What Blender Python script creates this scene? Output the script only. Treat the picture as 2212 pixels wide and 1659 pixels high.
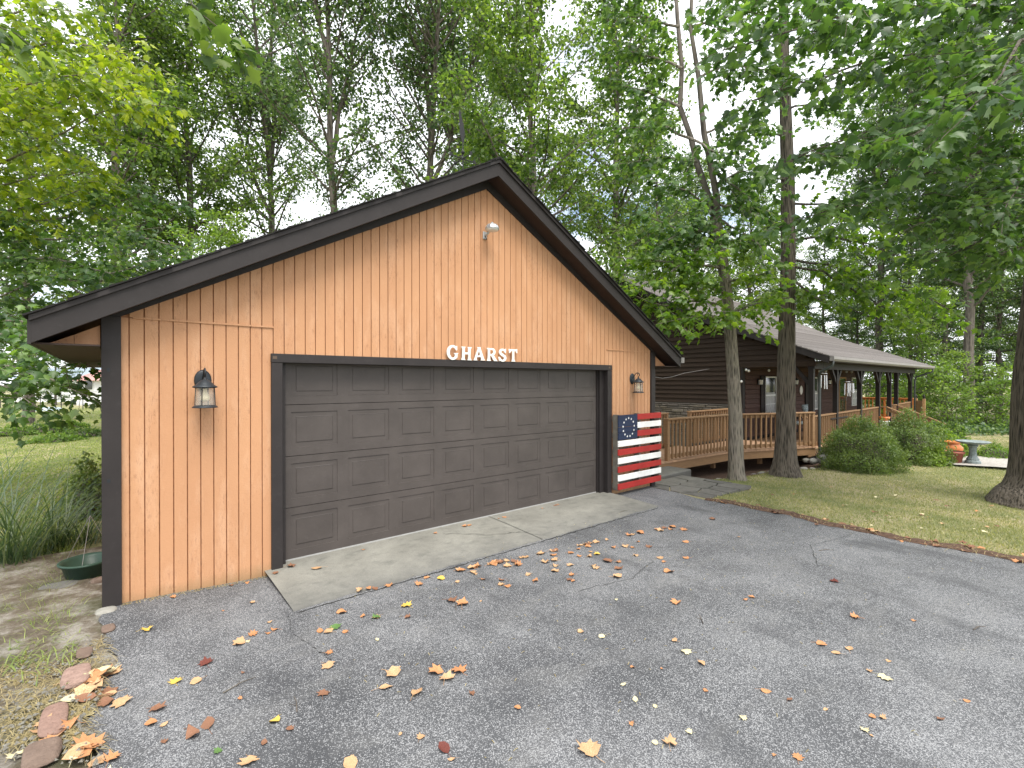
import bpy, math, random
import numpy as np
from mathutils import Vector, Matrix
R = math.radians
for o in list(bpy.data.objects): bpy.data.objects.remove(o)
C = bpy.context.scene.collection
scn = bpy.context.scene

# ------------------------------------------------------------------ camera
F = 1046.0                       # focal length in units of a 2212 px wide frame
CAM = Vector((-1.385, -5.19, 1.845))
FW = Vector((0.641, 0.7675, 0)).normalized()
RT = Vector((FW.y, -FW.x, 0))
cd = bpy.data.cameras.new('camera'); cam = bpy.data.objects.new('camera', cd); C.objects.link(cam)
cd.sensor_width = 36; cd.lens = F / 2212 * 36; cd.clip_start = 0.05; cd.clip_end = 2000
cam.location = CAM
PITCH = R(0.25)
cam.rotation_euler = (R(90) - PITCH, 0, math.atan2(-FW.x, FW.y))
scn.camera = cam
HOR = 825.0
def P(px, py, Z):                # point seen at px,py (2212x1659 frame) at forward distance Z
    return CAM + FW * Z + RT * ((px - 1106) / F * Z) + Vector((0, 0, (HOR - py) / F * Z))
def G(px, py, z=-0.06):          # point on the level z
    Z = (CAM.z - z) * F / (py - HOR)
    return P(px, py, Z)

# ------------------------------------------------------------------ light
SUN_EL, SUN_AZ = R(62), R(-103)  # azimuth of the sun measured from +x, counter-clockwise
sd = Vector((math.cos(SUN_EL) * math.cos(SUN_AZ), math.cos(SUN_EL) * math.sin(SUN_AZ), math.sin(SUN_EL)))
w = bpy.data.worlds.new('World'); scn.world = w; w.use_nodes = True
nt = w.node_tree; nt.nodes.clear()
N = nt.nodes.new; L = nt.links.new
out = N('ShaderNodeOutputWorld'); bg = N('ShaderNodeBackground'); sky = N('ShaderNodeTexSky')
sky.sky_type = 'NISHITA'; sky.sun_disc = False; sky.sun_elevation = SUN_EL
sky.sun_rotation = math.pi / 2 - SUN_AZ; sky.air_density = 1.0; sky.dust_density = 2.0
bg.inputs['Strength'].default_value = 0.12
tc = N('ShaderNodeTexCoord'); mp = N('ShaderNodeMapping'); mp.inputs['Scale'].default_value = (1, 1, 2.2)
nz = N('ShaderNodeTexNoise'); nz.inputs['Scale'].default_value = 2.6; nz.inputs['Detail'].default_value = 7
cr = N('ShaderNodeValToRGB'); cr.color_ramp.elements[0].position = 0.30; cr.color_ramp.elements[1].position = 0.45
mx = N('ShaderNodeMix'); mx.data_type = 'RGBA'; mx.inputs['B'].default_value = (8.0, 8.2, 8.6, 1)
L(tc.outputs['Generated'], mp.inputs['Vector']); L(mp.outputs[0], nz.inputs['Vector']); L(nz.outputs['Fac'], cr.inputs['Fac'])
L(cr.outputs['Color'], mx.inputs['Factor']); L(sky.outputs[0], mx.inputs['A']); L(mx.outputs['Result'], bg.inputs['Color'])
L(bg.outputs[0], out.inputs['Surface'])
sl = bpy.data.lights.new('sun', 'SUN'); sl.energy = 2.6; sl.angle = R(32); sl.color = (1, 0.95, 0.87)
so = bpy.data.objects.new('sun', sl); C.objects.link(so); so.rotation_euler = sd.to_track_quat('Z', 'Y').to_euler()
vs = scn.view_settings; vs.view_transform = 'Standard'; vs.look = 'None'; vs.gamma = 1; vs.exposure = 1.04
vs.use_curve_mapping = False
scn.cycles.max_bounces = 7; scn.cycles.diffuse_bounces = 4; scn.cycles.transmission_bounces = 5
scn.cycles.transparent_max_bounces = 8; scn.cycles.caustics_reflective = False; scn.cycles.caustics_refractive = False

# ------------------------------------------------------------------ materials
class M:
    def __init__(s, name, rough=0.7):
        s.m = bpy.data.materials.new(name); s.m.use_nodes = True; s.t = s.m.node_tree
        s.b = s.t.nodes['Principled BSDF']; s.b.inputs['Roughness'].default_value = rough
        s.b.inputs['Specular IOR Level'].default_value = 0.3
        s.tc = s.n('ShaderNodeTexCoord')
    def n(s, k, **kw):
        x = s.t.nodes.new(k)
        for a, v in kw.items():
            if hasattr(x, a): setattr(x, a, v)
            else: x.inputs[a.replace('_', ' ')].default_value = v
        return x
    def l(s, a, b): s.t.links.new(a, b)
    def vec(s, scale=(1, 1, 1), space='Object'):
        mpn = s.n('ShaderNodeMapping'); mpn.inputs['Scale'].default_value = scale
        if space == 'World':
            g = s.n('ShaderNodeNewGeometry'); s.l(g.outputs['Position'], mpn.inputs['Vector'])
        else: s.l(s.tc.outputs[space], mpn.inputs['Vector'])
        return mpn.outputs[0]
    def noise(s, scale=5, vscale=(1, 1, 1), detail=4, rough=0.6, space='World'):
        x = s.n('ShaderNodeTexNoise'); x.inputs['Scale'].default_value = scale; x.inputs['Detail'].default_value = detail
        x.inputs['Roughness'].default_value = rough; s.l(s.vec(vscale, space), x.inputs['Vector']); return x.outputs['Fac']
    def voro(s, scale=5, vscale=(1, 1, 1), out='Distance', space='World', feature='F1'):
        x = s.n('ShaderNodeTexVoronoi'); x.feature = feature; x.inputs['Scale'].default_value = scale
        s.l(s.vec(vscale, space), x.inputs['Vector']); return x.outputs[out]
    def ramp(s, fac, stops):
        x = s.n('ShaderNodeValToRGB'); e = x.color_ramp.elements
        while len(e) < len(stops): e.new(0.5)
        for i, (p, c) in enumerate(stops):
            e[i].position = p; e[i].color = (c[0], c[1], c[2], 1) if isinstance(c, (tuple, list)) else (c, c, c, 1)
        s.l(fac, x.inputs['Fac']); return x.outputs['Color']
    def mix(s, fac, a, b, mode='MIX'):
        x = s.n('ShaderNodeMix'); x.data_type = 'RGBA'; x.blend_type = mode
        for k, v in (('Factor', fac), ('A', a), ('B', b)):
            if isinstance(v, (int, float)): x.inputs[k].default_value = v
            elif isinstance(v, tuple): x.inputs[k].default_value = (*v[:3], 1)
            else: s.l(v, x.inputs[k])
        return x.outputs['Result']
    def math(s, op, a, b=0.5):
        x = s.n('ShaderNodeMath'); x.operation = op
        for i, v in enumerate((a, b)):
            if isinstance(v, (int, float)): x.inputs[i].default_value = v
            else: s.l(v, x.inputs[i])
        return x.outputs[0]
    def col(s, c):
        if isinstance(c, tuple): s.b.inputs['Base Color'].default_value = (*c[:3], 1)
        else: s.l(c, s.b.inputs['Base Color'])
        return s
    def bump(s, h, strength=0.3, dist=0.01):
        x = s.n('ShaderNodeBump'); x.inputs['Strength'].default_value = strength; x.inputs['Distance'].default_value = dist
        s.l(h, x.inputs['Height']); s.l(x.outputs[0], s.b.inputs['Normal']); return s
    def orand(s):
        x = s.n('ShaderNodeObjectInfo'); return x.outputs['Random']
    def island(s):
        x = s.n('ShaderNodeNewGeometry'); return x.outputs['Random Per Island']
    def z(s):
        g = s.n('ShaderNodeNewGeometry'); x = s.n('ShaderNodeSeparateXYZ'); s.l(g.outputs['Position'], x.inputs[0]); return x.outputs['Z']

def simple(name, c, rough=0.6, var=0.12, metal=0.0, scale=9, bump=0.15, spec=0.3):
    m = M(name, rough); nn = m.noise(scale, detail=5)
    lo = tuple(v * (1 - var) for v in c); hi = tuple(min(1, v * (1 + var)) for v in c)
    m.col(m.ramp(nn, [(0.3, lo), (0.7, hi)])); m.b.inputs['Metallic'].default_value = metal
    m.b.inputs['Specular IOR Level'].default_value = spec
    if bump: m.bump(m.noise(scale * 9), bump, 0.003)
    return m.m

def siding_mat():
    m = M('orange_stain_siding', 0.62)
    big = m.noise(1.3, (1, 1, .5)); c = m.ramp(big, [(0.3, (0.470, 0.250, 0.132)), (0.7, (0.560, 0.305, 0.163))])
    r = m.orand(); c = m.mix(m.ramp(r, [(0, 0.0), (1, 0.22)]), c, (0.44, 0.215, 0.112))
    gr = m.noise(7, (3, 3, 34), 5, .7); c = m.mix(m.ramp(gr, [(0.45, 0.0), (0.75, 0.28)]), c, (0.38, 0.18, 0.085))
    wear = m.math('MULTIPLY', m.ramp(m.noise(2.2, (2.2, 1, .7), 3), [(0.46, 0.0), (0.62, 1.0)]), m.ramp(m.noise(30, (2, 1, .5), 6, .8), [(0.52, 0.0), (0.62, 1.0)]))
    c = m.mix(m.math('MULTIPLY', wear, 0.6), c, (0.22, 0.095, 0.05))
    c = m.mix(m.ramp(m.noise(3.2, (1.5, 1, .45), 6, .7), [(0.5, 0.0), (0.72, .45)]), c, (0.66, 0.42, 0.27))
    # mildew where the boards meet the wet ground
    zz = m.z(); zn = m.math('ADD', zz, m.math('MULTIPLY', m.noise(9, (1, 1, .35), 6, .75), -0.16))
    zn = m.math('ADD', zn, .2); c = m.mix(m.ramp(zn, [(.07, 0.75), (.20, 0.0)]), c, (0.26, 0.17, 0.085))
    m.col(c); m.bump(m.math('ADD', m.noise(10, (2, 2, 40), 5, .75), m.noise(60, (1, 1, 1), 3)), 0.35, 0.004); return m.m
def dirtpaint(name, c, rough=0.55, dust=(0.22, 0.2, 0.19), amt=0.25, bumpz=(1, 1, 1)):
    m = M(name, rough); a = m.noise(3, detail=6); cc = m.ramp(a, [(0.3, tuple(v * .85 for v in c)), (0.7, tuple(v * 1.15 for v in c))])
    d = m.ramp(m.noise(16, (1, 1, 1), 6, .75), [(0.55, 0.0), (0.72, amt)]); cc = m.mix(d, cc, dust)
    m.col(cc); m.bump(m.noise(24, bumpz, 5, .7), 0.25, 0.004); return m.m
def asphalt_mat():
    m = M('worn_asphalt', 0.9)
    patch = m.noise(.55, detail=6, rough=.65); patch2 = m.noise(2.3, (1, 1, 1), 5, .7)
    base = m.ramp(patch, [(0.34, (0.036, 0.038, 0.042)), (0.66, (0.082, 0.085, 0.091))])
    v = m.voro(210, out='Color'); sp = m.n('ShaderNodeSeparateColor'); m.l(v, sp.inputs[0])
    amount = m.math('ADD', m.math('MULTIPLY', m.ramp(patch, [(0.36, 0.0), (0.62, 1.0)]), .75), m.math('MULTIPLY', m.ramp(patch2, [(0.35, 0.0), (0.68, 1.0)]), .55))
    thr = m.math('SUBTRACT', 0.93, m.math('MULTIPLY', amount, 0.40))
    dots = m.math('GREATER_THAN', sp.outputs[0], thr)
    tone = m.ramp(sp.outputs[1], [(0, (0.15, 0.155, 0.162)), (1, (0.38, 0.387, 0.395))])
    fine = m.noise(260, detail=2); base = m.mix(m.ramp(fine, [(0.4, 0.0), (0.7, .6)]), base, (0.11, 0.115, 0.12))
    c = m.mix(m.math('MULTIPLY', dots, 0.75), base, tone)
    # dusty wash where rain dries, dark tyre scuffs
    c = m.mix(m.ramp(m.noise(1.6, (1, 2.5, 1), 6, .7), [(0.5, 0.0), (0.78, 0.4)]), c, (0.19, 0.19, 0.185))
    c = m.mix(m.ramp(m.noise(.9, (2.2, .7, 1), 5, .6), [(0.56, 0.0), (0.68, 0.55)]), c, (0.05, 0.052, 0.056))
    m.col(c); m.bump(m.math('ADD', m.voro(170), m.noise(30)), 0.6, 0.004); return m.m
def concrete_mat():
    m = M('old_concrete', 0.88)
    a = m.noise(1.6, detail=7, rough=.7); c = m.ramp(a, [(0.3, (0.15, 0.146, 0.128)), (0.7, (0.25, 0.245, 0.215))])
    c = m.mix(m.ramp(m.noise(90, detail=2), [(0.5, 0.0), (0.75, .5)]), c, (0.09, 0.09, 0.08))
    c = m.mix(m.ramp(m.noise(4.5, (1, 1.5, 1), 6, .7), [(0.52, 0.0), (0.7, .55)]), c, (0.085, 0.088, 0.078))
    c = m.mix(m.ramp(m.math('ADD', m.math('ADD', m.z(), .1), m.math('MULTIPLY', m.noise(5, detail=6, rough=.8), .06)), [(.070, .7), (.110, .0)]), c, (0.08, 0.08, 0.078))
    m.col(c); m.bump(m.noise(70, detail=6), 0.5, 0.004); return m.m
def ground_mat():
    m = M('dry_lawn', 0.95)
    a = m.noise(.55, detail=7, rough=.72); c = m.ramp(a, [(0.38, (0.15, 0.175, 0.07)), (0.50, (0.28, 0.27, 0.135)), (0.60, (0.46, 0.385, 0.25))])
    c = m.mix(m.ramp(m.noise(26, detail=6, rough=.8), [(0.42, 0.0), (0.66, .8)]), c, (0.12, 0.125, 0.05))
    c = m.mix(m.ramp(m.noise(70, (1, 1, 1), 3), [(0.58, 0.0), (0.7, .7)]), c, (0.32, 0.28, 0.15))
    m.col(c); m.bump(m.noise(40, detail=7), 1.0, 0.04); return m.m
def dirt_mat():
    m = M('bare_soil', 0.95)
    a = m.noise(3, detail=8, rough=.75); c = m.ramp(a, [(0.32, (0.10, 0.08, 0.055)), (0.48, (0.20, 0.165, 0.12)), (0.60, (0.42, 0.39, 0.34))])
    c = m.mix(m.ramp(m.noise(1.7, detail=5), [(0.5, 0.0), (0.62, .55)]), c, (0.075, 0.09, 0.03))
    m.col(c); m.bump(m.noise(24, detail=8, rough=.8), 1.0, 0.05); return m.m
def bark_mat(name, c0, c1, sc=14, ver=6.0, moss=0.3):
    m = M(name, 0.92)
    a = m.noise(sc, (1, 1, 1 / ver), 6, .75, 'Object'); v = m.voro(sc * 1.3, (1, 1, 1 / ver), 'Distance', 'Object')
    h = m.math('ADD', a, m.math('MULTIPLY', v, .8)); c = m.ramp(h, [(0.55, c0), (0.95, c1)])
    c = m.mix(m.ramp(m.noise(2.5, detail=5), [(0.5, 0.0), (0.7, moss)]), c, (0.10, 0.13, 0.07))
    m.col(c); m.bump(h, 1.0, 0.035); return m.m
def leaf_mat(name, cols, trans=0.45, rough=0.42, nscale=.6):
    m = M(name, rough); m.t.nodes.remove(m.b)
    r = m.island(); c = m.ramp(r, [(i / (len(cols) - 1), k) for i, k in enumerate(cols)])
    big = m.noise(nscale, detail=3); c = m.mix(m.ramp(big, [(0.35, 0.0), (0.65, .55)]), c, tuple(v * f for v, f in zip(cols[0], (.75, .9, .9))))
    d = m.n('ShaderNodeBsdfPrincipled'); d.inputs['Roughness'].default_value = rough; d.inputs['Specular IOR Level'].default_value = .45; m.l(c, d.inputs['Base Color'])
    t = m.n('ShaderNodeBsdfTranslucent'); tcx = m.mix(1.0, c, (1.9, 2.0, 0.75), 'MULTIPLY'); m.l(tcx, t.inputs['Color'])
    x = m.n('ShaderNodeMixShader'); x.inputs[0].default_value = trans; m.l(d.outputs[0], x.inputs[1]); m.l(t.outputs[0], x.inputs[2])
    m.l(x.outputs[0], m.t.nodes['Material Output'].inputs['Surface']); return m.m
def wood_mat(name, c, grain=(1, 1, 12), var=.25, rough=.7, dark=.5):
    m = M(name, rough); r = m.orand(); a = m.noise(6, grain, 5, .7)
    cc = m.ramp(a, [(0.3, tuple(v * (1 - var) for v in c)), (0.7, tuple(v * (1 + var) for v in c))])
    cc = m.mix(m.math('MULTIPLY', r, .35), cc, tuple(v * dark for v in c))
    m.col(cc); m.bump(a, .3, .004); return m.m
def clap_mat(name, c):
    m = M(name, .75); r = m.orand(); a = m.noise(3, (1, .5, 9), 6, .75)
    cc = m.ramp(a, [(0.3, tuple(v * .6 for v in c)), (0.72, tuple(v * 1.5 for v in c))])
    cc = m.mix(m.math('MULTIPLY', r, .4), cc, tuple(v * .55 for v in c)); m.col(cc); m.bump(a, .5, .01); return m.m
def shingle_mat(name, c0, c1):
    m = M(name, .9); b = m.n('ShaderNodeTexBrick'); b.inputs['Scale'].default_value = 1; b.inputs['Brick Width'].default_value = .3
    b.inputs['Row Height'].default_value = 50; b.inputs['Mortar Size'].default_value = .004; b.inputs['Color1'].default_value = (*c0, 1); b.inputs['Color2'].default_value = (*c1, 1)
    b.inputs['Mortar'].default_value = (c0[0] * .4, c0[1] * .4, c0[2] * .4, 1)
    va = m.n('ShaderNodeVectorMath'); va.operation = 'ADD'; r = m.orand(); cx = m.n('ShaderNodeCombineXYZ'); m.l(m.math('MULTIPLY', r, 7.0), cx.inputs[0])
    m.l(m.vec((1, 0, 0), 'World'), va.inputs[0]); m.l(cx.outputs[0], va.inputs[1]); m.l(va.outputs[0], b.inputs['Vector'])
    c = m.mix(m.ramp(m.noise(5, detail=6, rough=.8), [(0.4, 0.0), (0.7, .6)]), b.outputs['Color'], tuple(v * .55 for v in c0))
    c = m.mix(m.math('MULTIPLY', r, .12), c, tuple(min(1, v * 1.3) for v in c1))
    m.col(c); m.bump(m.noise(120), .6, .005); return m.m
def stone_mat(name, cols, sc=6):
    m = M(name, .85); r = m.orand(); c = m.ramp(r, [(i / (len(cols) - 1), k) for i, k in enumerate(cols)])
    c = m.mix(m.ramp(m.noise(sc, detail=7, rough=.75), [(0.4, 0.0), (0.68, .6)]), c, tuple(v * .5 for v in cols[0]))
    m.col(c); m.bump(m.noise(sc * 3, detail=7, rough=.7), .8, .02); return m.m
def glass_mat(name, tint=(.9, .95, .95), rough=.02):
    m = M(name, rough); m.b.inputs['Base Color'].default_value = (*tint, 1); m.b.inputs['Transmission Weight'].default_value = 1.0; m.b.inputs['IOR'].default_value = 1.1
    m.b.inputs['Specular IOR Level'].default_value = .5; return m.m

MAT = dict(
    mulch=simple('dark_mulch', (0.085, 0.052, 0.036), .95, .5, scale=25, bump=.9),
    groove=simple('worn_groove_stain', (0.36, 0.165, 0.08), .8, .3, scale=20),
    siding=siding_mat(), trim=dirtpaint('brown_trim_paint', (0.027, 0.023, 0.0225), .55, (.12, .11, .11), .10),
    soffit=simple('soffit_brown', (0.035, 0.022, 0.018), .7), door=dirtpaint('taupe_door_paint', (0.072, 0.062, 0.057), .42, (0.2, .18, .17), .10),
    asphalt=asphalt_mat(), concrete=concrete_mat(), ground=ground_mat(), dirt=dirt_mat(),
    bark=bark_mat('grey_bark', (0.06, 0.055, 0.045), (0.26, 0.23, 0.19), 24, 7, .12), darkbark=bark_mat('dark_bark', (0.016, 0.015, 0.012), (0.135, 0.115, 0.093), 24, 10, .06),
    farbark=bark_mat('far_bark', (0.05, 0.043, 0.036), (0.15, 0.13, 0.11), 8, 5, .2),
    maple=leaf_mat('maple_leaf_green', [(0.035, 0.075, 0.026), (0.085, 0.16, 0.05), (0.18, 0.28, 0.08)]),
    sunny=leaf_mat('maple_leaf_painted_sun', [(0.06, 0.12, 0.02), (0.13, 0.22, 0.03), (0.24, 0.34, 0.045)], .5),  # lit copy of the maple green, sunlight painted into the leaf colour
    yellow=leaf_mat('maple_leaf_yellow_green', [(0.09, 0.15, 0.02), (0.22, 0.29, 0.03), (0.38, 0.42, 0.05)], .5),
    blue=leaf_mat('far_leaf_blue_green', [(0.035, 0.07, 0.03), (0.09, 0.155, 0.065), (0.22, 0.30, 0.13)], .4),
    mid=leaf_mat('far_leaf_mid_green', [(0.04, 0.078, 0.022), (0.11, 0.18, 0.045), (0.24, 0.32, 0.085)], .45),
    fresh=leaf_mat('far_leaf_fresh_green', [(0.10, 0.165, 0.04), (0.155, 0.235, 0.055), (0.24, 0.31, 0.08)], .5),
    shrub=leaf_mat('shrub_leaf', [(0.08, 0.125, 0.035), (0.14, 0.195, 0.055), (0.24, 0.30, 0.10)], .35, nscale=2),
    lime=leaf_mat('lime_shrub_leaf', [(0.13, 0.20, 0.03), (0.2, 0.28, 0.05), (0.3, 0.36, 0.08)], .4),
    grass=leaf_mat('grass_blade', [(0.16, 0.19, 0.075), (0.29, 0.285, 0.14), (0.48, 0.42, 0.26)], .3, .8, 1.2),
    lushgrass=leaf_mat('lush_grass_blade', [(0.15, 0.20, 0.06), (0.26, 0.31, 0.09), (0.42, 0.42, 0.17)], .35, .7, 1.2),
    reed=leaf_mat('reed_blade', [(0.045, 0.08, 0.045), (0.085, 0.13, 0.07), (0.24, 0.27, 0.16)], .35),
    straw=leaf_mat('straw', [(0.25, 0.19, 0.09), (0.36, 0.29, 0.15), (0.45, 0.38, 0.22)], .2),
    deck=wood_mat('stained_deck_wood', (0.31, 0.185, 0.096), var=.2), deckfloor=wood_mat('deck_floor_wood', (0.42, 0.26, 0.16), (1, 8, 1)),
    orange=wood_mat('orange_cedar', (0.62, 0.22, 0.06)), tan=wood_mat('tan_cedar', (0.42, 0.25, 0.12)),
    clap=clap_mat('dark_brown_clapboard', (0.042, 0.027, 0.019)), redlog=clap_mat('red_brown_siding', (0.085, 0.046, 0.037)),
    post=simple('dark_post_paint', (0.020, 0.016, 0.015), .6), shingle=shingle_mat('grey_brown_shingle', (0.36, 0.33, 0.315), (0.50, 0.465, 0.445)),
    darkshingle=simple('dark_shingle', (0.018, 0.017, 0.017), .95, .3, bump=.6), gutter=simple('grey_gutter_metal', (0.27, 0.255, 0.25), .45, .1),
    pipe=simple('bronze_green_downspout', (0.05, 0.058, 0.055), .45),
    stone=stone_mat('fieldstone', [(0.12, 0.10, 0.08), (0.22, 0.19, 0.15), (0.17, 0.15, 0.14), (0.28, 0.245, 0.20)]), mortar=simple('mortar', (0.13, 0.12, 0.105), .95),
    slate=stone_mat('slate_flag', [(0.11, 0.107, 0.097), (0.16, 0.155, 0.14), (0.13, 0.125, 0.108)]), pink=stone_mat('pink_granite', [(0.30, 0.19, 0.15), (0.37, 0.25, 0.205)], 30),
    reddish=stone_mat('reddish_rock', [(0.16, 0.11, 0.085), (0.22, 0.165, 0.13)], 12), rock=stone_mat('garden_rock', [(0.20, 0.19, 0.16), (0.32, 0.31, 0.27), (0.26, 0.25, 0.24)], 7),
    red=dirtpaint('flag_red_paint', (0.36, 0.026, 0.022), .55, (.25, .1, .09), .2), white=dirtpaint('flag_white_paint', (0.80, 0.80, 0.78), .5, (.5, .5, .48), .3),
    navy=dirtpaint('flag_navy_paint', (0.016, 0.026, 0.062), .55, (.06, .07, .1), .2), pallet=simple('weathered_pallet_wood', (0.16, 0.145, 0.12), .85, .3),
    letter=dirtpaint('letter_white_paint', (0.78, 0.77, 0.72), .5, (.45, .4, .33), .45), black=simple('black_lantern_metal', (0.022, 0.028, 0.034), .45, .3), screw=simple('rusty_screw', (.1, .07, .05), .5),
    glass=None, bulb=simple('frosted_bulb', (0.85, 0.74, 0.48), .3, .03, bump=0), alu=simple('ribbed_aluminium', (0.52, 0.54, 0.55), .35, .1, .7), lens=simple('frosted_lens', (0.72, 0.72, 0.68), .25, .05, bump=0),
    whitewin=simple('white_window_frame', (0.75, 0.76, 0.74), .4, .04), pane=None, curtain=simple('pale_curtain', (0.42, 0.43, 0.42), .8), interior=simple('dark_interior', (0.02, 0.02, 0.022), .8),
    terra=simple('glazed_terracotta', (0.50, 0.16, 0.05), .35, .3, scale=5), terra2=simple('plastic_terracotta', (0.30, 0.10, 0.065), .5, .15), bath=simple('grey_blue_concrete', (0.20, 0.235, 0.235), .7, .25, scale=14),
    plastic=simple('dark_green_plastic', (0.028, 0.060, 0.042), .4, .15, bump=0), seal=simple('grey_door_seal', (0.33, 0.33, 0.32), .6), gravel=simple('pale_gravel', (0.34, 0.32, 0.29), .9, .35, scale=22, bump=.9),
    chime=simple('chime_aluminium', (0.7, 0.7, 0.72), .25, .05, .6), housewhite=simple('white_house_siding', (0.72, 0.73, 0.74), .6, .05), pinkroof=simple('faded_red_roof', (0.40, 0.22, 0.20), .8, .1),
    blueroof=simple('grey_blue_roof', (0.22, 0.27, 0.31), .8, .1), cover=simple('pale_blue_cover', (0.42, 0.5, 0.55), .5, .1), fabric=simple('patterned_cushion', (0.25, 0.29, 0.29), .9, .9, scale=30),
    lattice=simple('lattice_paint', (0.05, 0.045, 0.05), .8), weathered=simple('weathervane_iron', (0.02, 0.021, 0.022), .6), crack=simple('crack_filler', (0.02, 0.02, 0.018), .95),
)
gm_ = M('lantern_glass', .2); tr_ = gm_.n('ShaderNodeBsdfTransparent'); tr_.inputs[0].default_value = (.97, .97, .95, 1); mxs = gm_.n('ShaderNodeMixShader'); mxs.inputs[0].default_value = .30; gm_.b.inputs['Base Color'].default_value = (.6, .58, .52, 1)
gm_.l(tr_.outputs[0], mxs.inputs[1]); gm_.l(gm_.b.outputs[0], mxs.inputs[2]); gm_.l(mxs.outputs[0], gm_.t.nodes['Material Output'].inputs['Surface']); MAT['glass'] = gm_.m
mp_ = M('window_pane', .06); mp_.col((0.03, 0.04, 0.04)); mp_.b.inputs['Specular IOR Level'].default_value = 1.0; MAT['pane'] = mp_.m

# ------------------------------------------------------------------ mesh helpers
class MB:
    def __init__(s): s.v = []; s.f = []
    def add(s, vs, fs):
        b = len(s.v); s.v += [tuple(v) for v in vs]; s.f += [tuple(i + b for i in f) for f in fs]; return s
    def box(s, x0, x1, y0, y1, z0, z1):
        return s.add([(x0, y0, z0), (x1, y0, z0), (x1, y1, z0), (x0, y1, z0), (x0, y0, z1), (x1, y0, z1), (x1, y1, z1), (x0, y1, z1)],
                     [(0, 3, 2, 1), (4, 5, 6, 7), (0, 1, 5, 4), (1, 2, 6, 5), (2, 3, 7, 6), (3, 0, 4, 7)])
    def bar(s, a, b, wd, ht, up=Vector((0, 0, 1)), taper=1.0):      # rectangular bar a->b, centred
        a, b = Vector(a), Vector(b); d = (b - a).normalized(); sd_ = d.cross(up)
        if sd_.length < 1e-4: sd_ = d.cross(Vector((0, 1, 0)))
        sd_.normalize(); u = sd_.cross(d).normalized(); vs = []
        for p, k in ((a, 1), (b, taper)):
            for i, j in ((-1, -1), (1, -1), (1, 1), (-1, 1)): vs.append(p + sd_ * i * wd / 2 * k + u * j * ht / 2 * k)
        return s.add(vs, [(3, 2, 1, 0), (4, 5, 6, 7), (0, 1, 5, 4), (1, 2, 6, 5), (2, 3, 7, 6), (3, 0, 4, 7)])
    def prism(s, pts, y0, y1, axis='y'):                            # pts: 2-D outline (x,z), extruded along y
        n = len(pts)
        if axis == 'y': vs = [(p[0], y0, p[1]) for p in pts] + [(p[0], y1, p[1]) for p in pts]
        elif axis == 'x': vs = [(y0, p[0], p[1]) for p in pts] + [(y1, p[0], p[1]) for p in pts]
        else: vs = [(p[0], p[1], y0) for p in pts] + [(p[0], p[1], y1) for p in pts]
        return s.add(vs, [tuple(range(n)), tuple(range(2 * n - 1, n - 1, -1))] + [(i, i + n, (i + 1) % n + n, (i + 1) % n) for i in range(n)])
    def tube(s, pts, rad, n=8, cap=True, wob=0, rng=None):
        pts = [Vector(p) for p in pts]; b = len(s.v); m = len(pts)
        ref = Vector((1, 0, 0.01)) if abs((pts[-1] - pts[0]).normalized().x) < .9 else Vector((0, 1, 0))
        for i, p in enumerate(pts):
            t = (pts[min(i + 1, m - 1)] - pts[max(i - 1, 0)]).normalized(); u = t.cross(ref).normalized(); v = t.cross(u)
            r = rad[i] if hasattr(rad, '__len__') else rad
            for k in range(n):
                a = 2 * math.pi * k / n; rr = r * (1 + (rng.uniform(-wob, wob) if wob else 0)); s.v.append(tuple(p + u * math.cos(a) * rr + v * math.sin(a) * rr))
        for i in range(m - 1):
            for k in range(n):
                k2 = (k + 1) % n; s.f.append((b + i * n + k, b + i * n + k2, b + (i + 1) * n + k2, b + (i + 1) * n + k))
        if cap: s.f.append(tuple(b + k for k in range(n))[::-1]); s.f.append(tuple(b + (m - 1) * n + k for k in range(n)))
        return s
    def lathe(s, prof, c=(0, 0, 0), n=24, close=False):             # prof: (r,z)
        b = len(s.v); m = len(prof)
        for r, z in prof:
            for k in range(n):
                a = 2 * math.pi * k / n; s.v.append((c[0] + r * math.cos(a), c[1] + r * math.sin(a), c[2] + z))
        for i in range(m - 1):
            for k in range(n):
                k2 = (k + 1) % n; s.f.append((b + i * n + k, b + i * n + k2, b + (i + 1) * n + k2, b + (i + 1) * n + k))
        return s
    def mesh(s, name, mat=None, smooth=False):
        me = bpy.data.meshes.new(name); me.from_pydata(s.v, [], s.f); me.validate()
        if mat: me.materials.append(mat)
        if smooth: me.polygons.foreach_set('use_smooth', [True] * len(me.polygons))
        me.update(); return me
def obj(name, mb, mat=None, parent=None, smooth=False, bevel=0, label=None):
    me = mb if isinstance(mb, bpy.types.Mesh) else mb.mesh(name, mat, smooth)
    o = bpy.data.objects.new(name, me); C.objects.link(o)
    if parent:
        o.parent = parent
        off = Vector((0, 0, 0)); p = parent
        while p: off += p.location; p = p.parent
        o.location = -off
    if bevel:
        b = o.modifiers.new('b', 'BEVEL'); b.width = bevel; b.segments = 1; b.limit_method = 'ANGLE'
    if label: o['label'] = label
    return o
def thing(name, label, cat, loc=(0, 0, 0), group=None):
    o = bpy.data.objects.new(name, None); C.objects.link(o); o.location = loc; o.empty_display_size = .1
    o['label'] = label; o['category'] = cat
    if group: o['group'] = group
    return o
def tag(o, label, cat, group=None):
    o['label'] = label; o['category'] = cat
    if group: o['group'] = group
    return o
def structure(o): o['kind'] = 'structure'; return o
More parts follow.
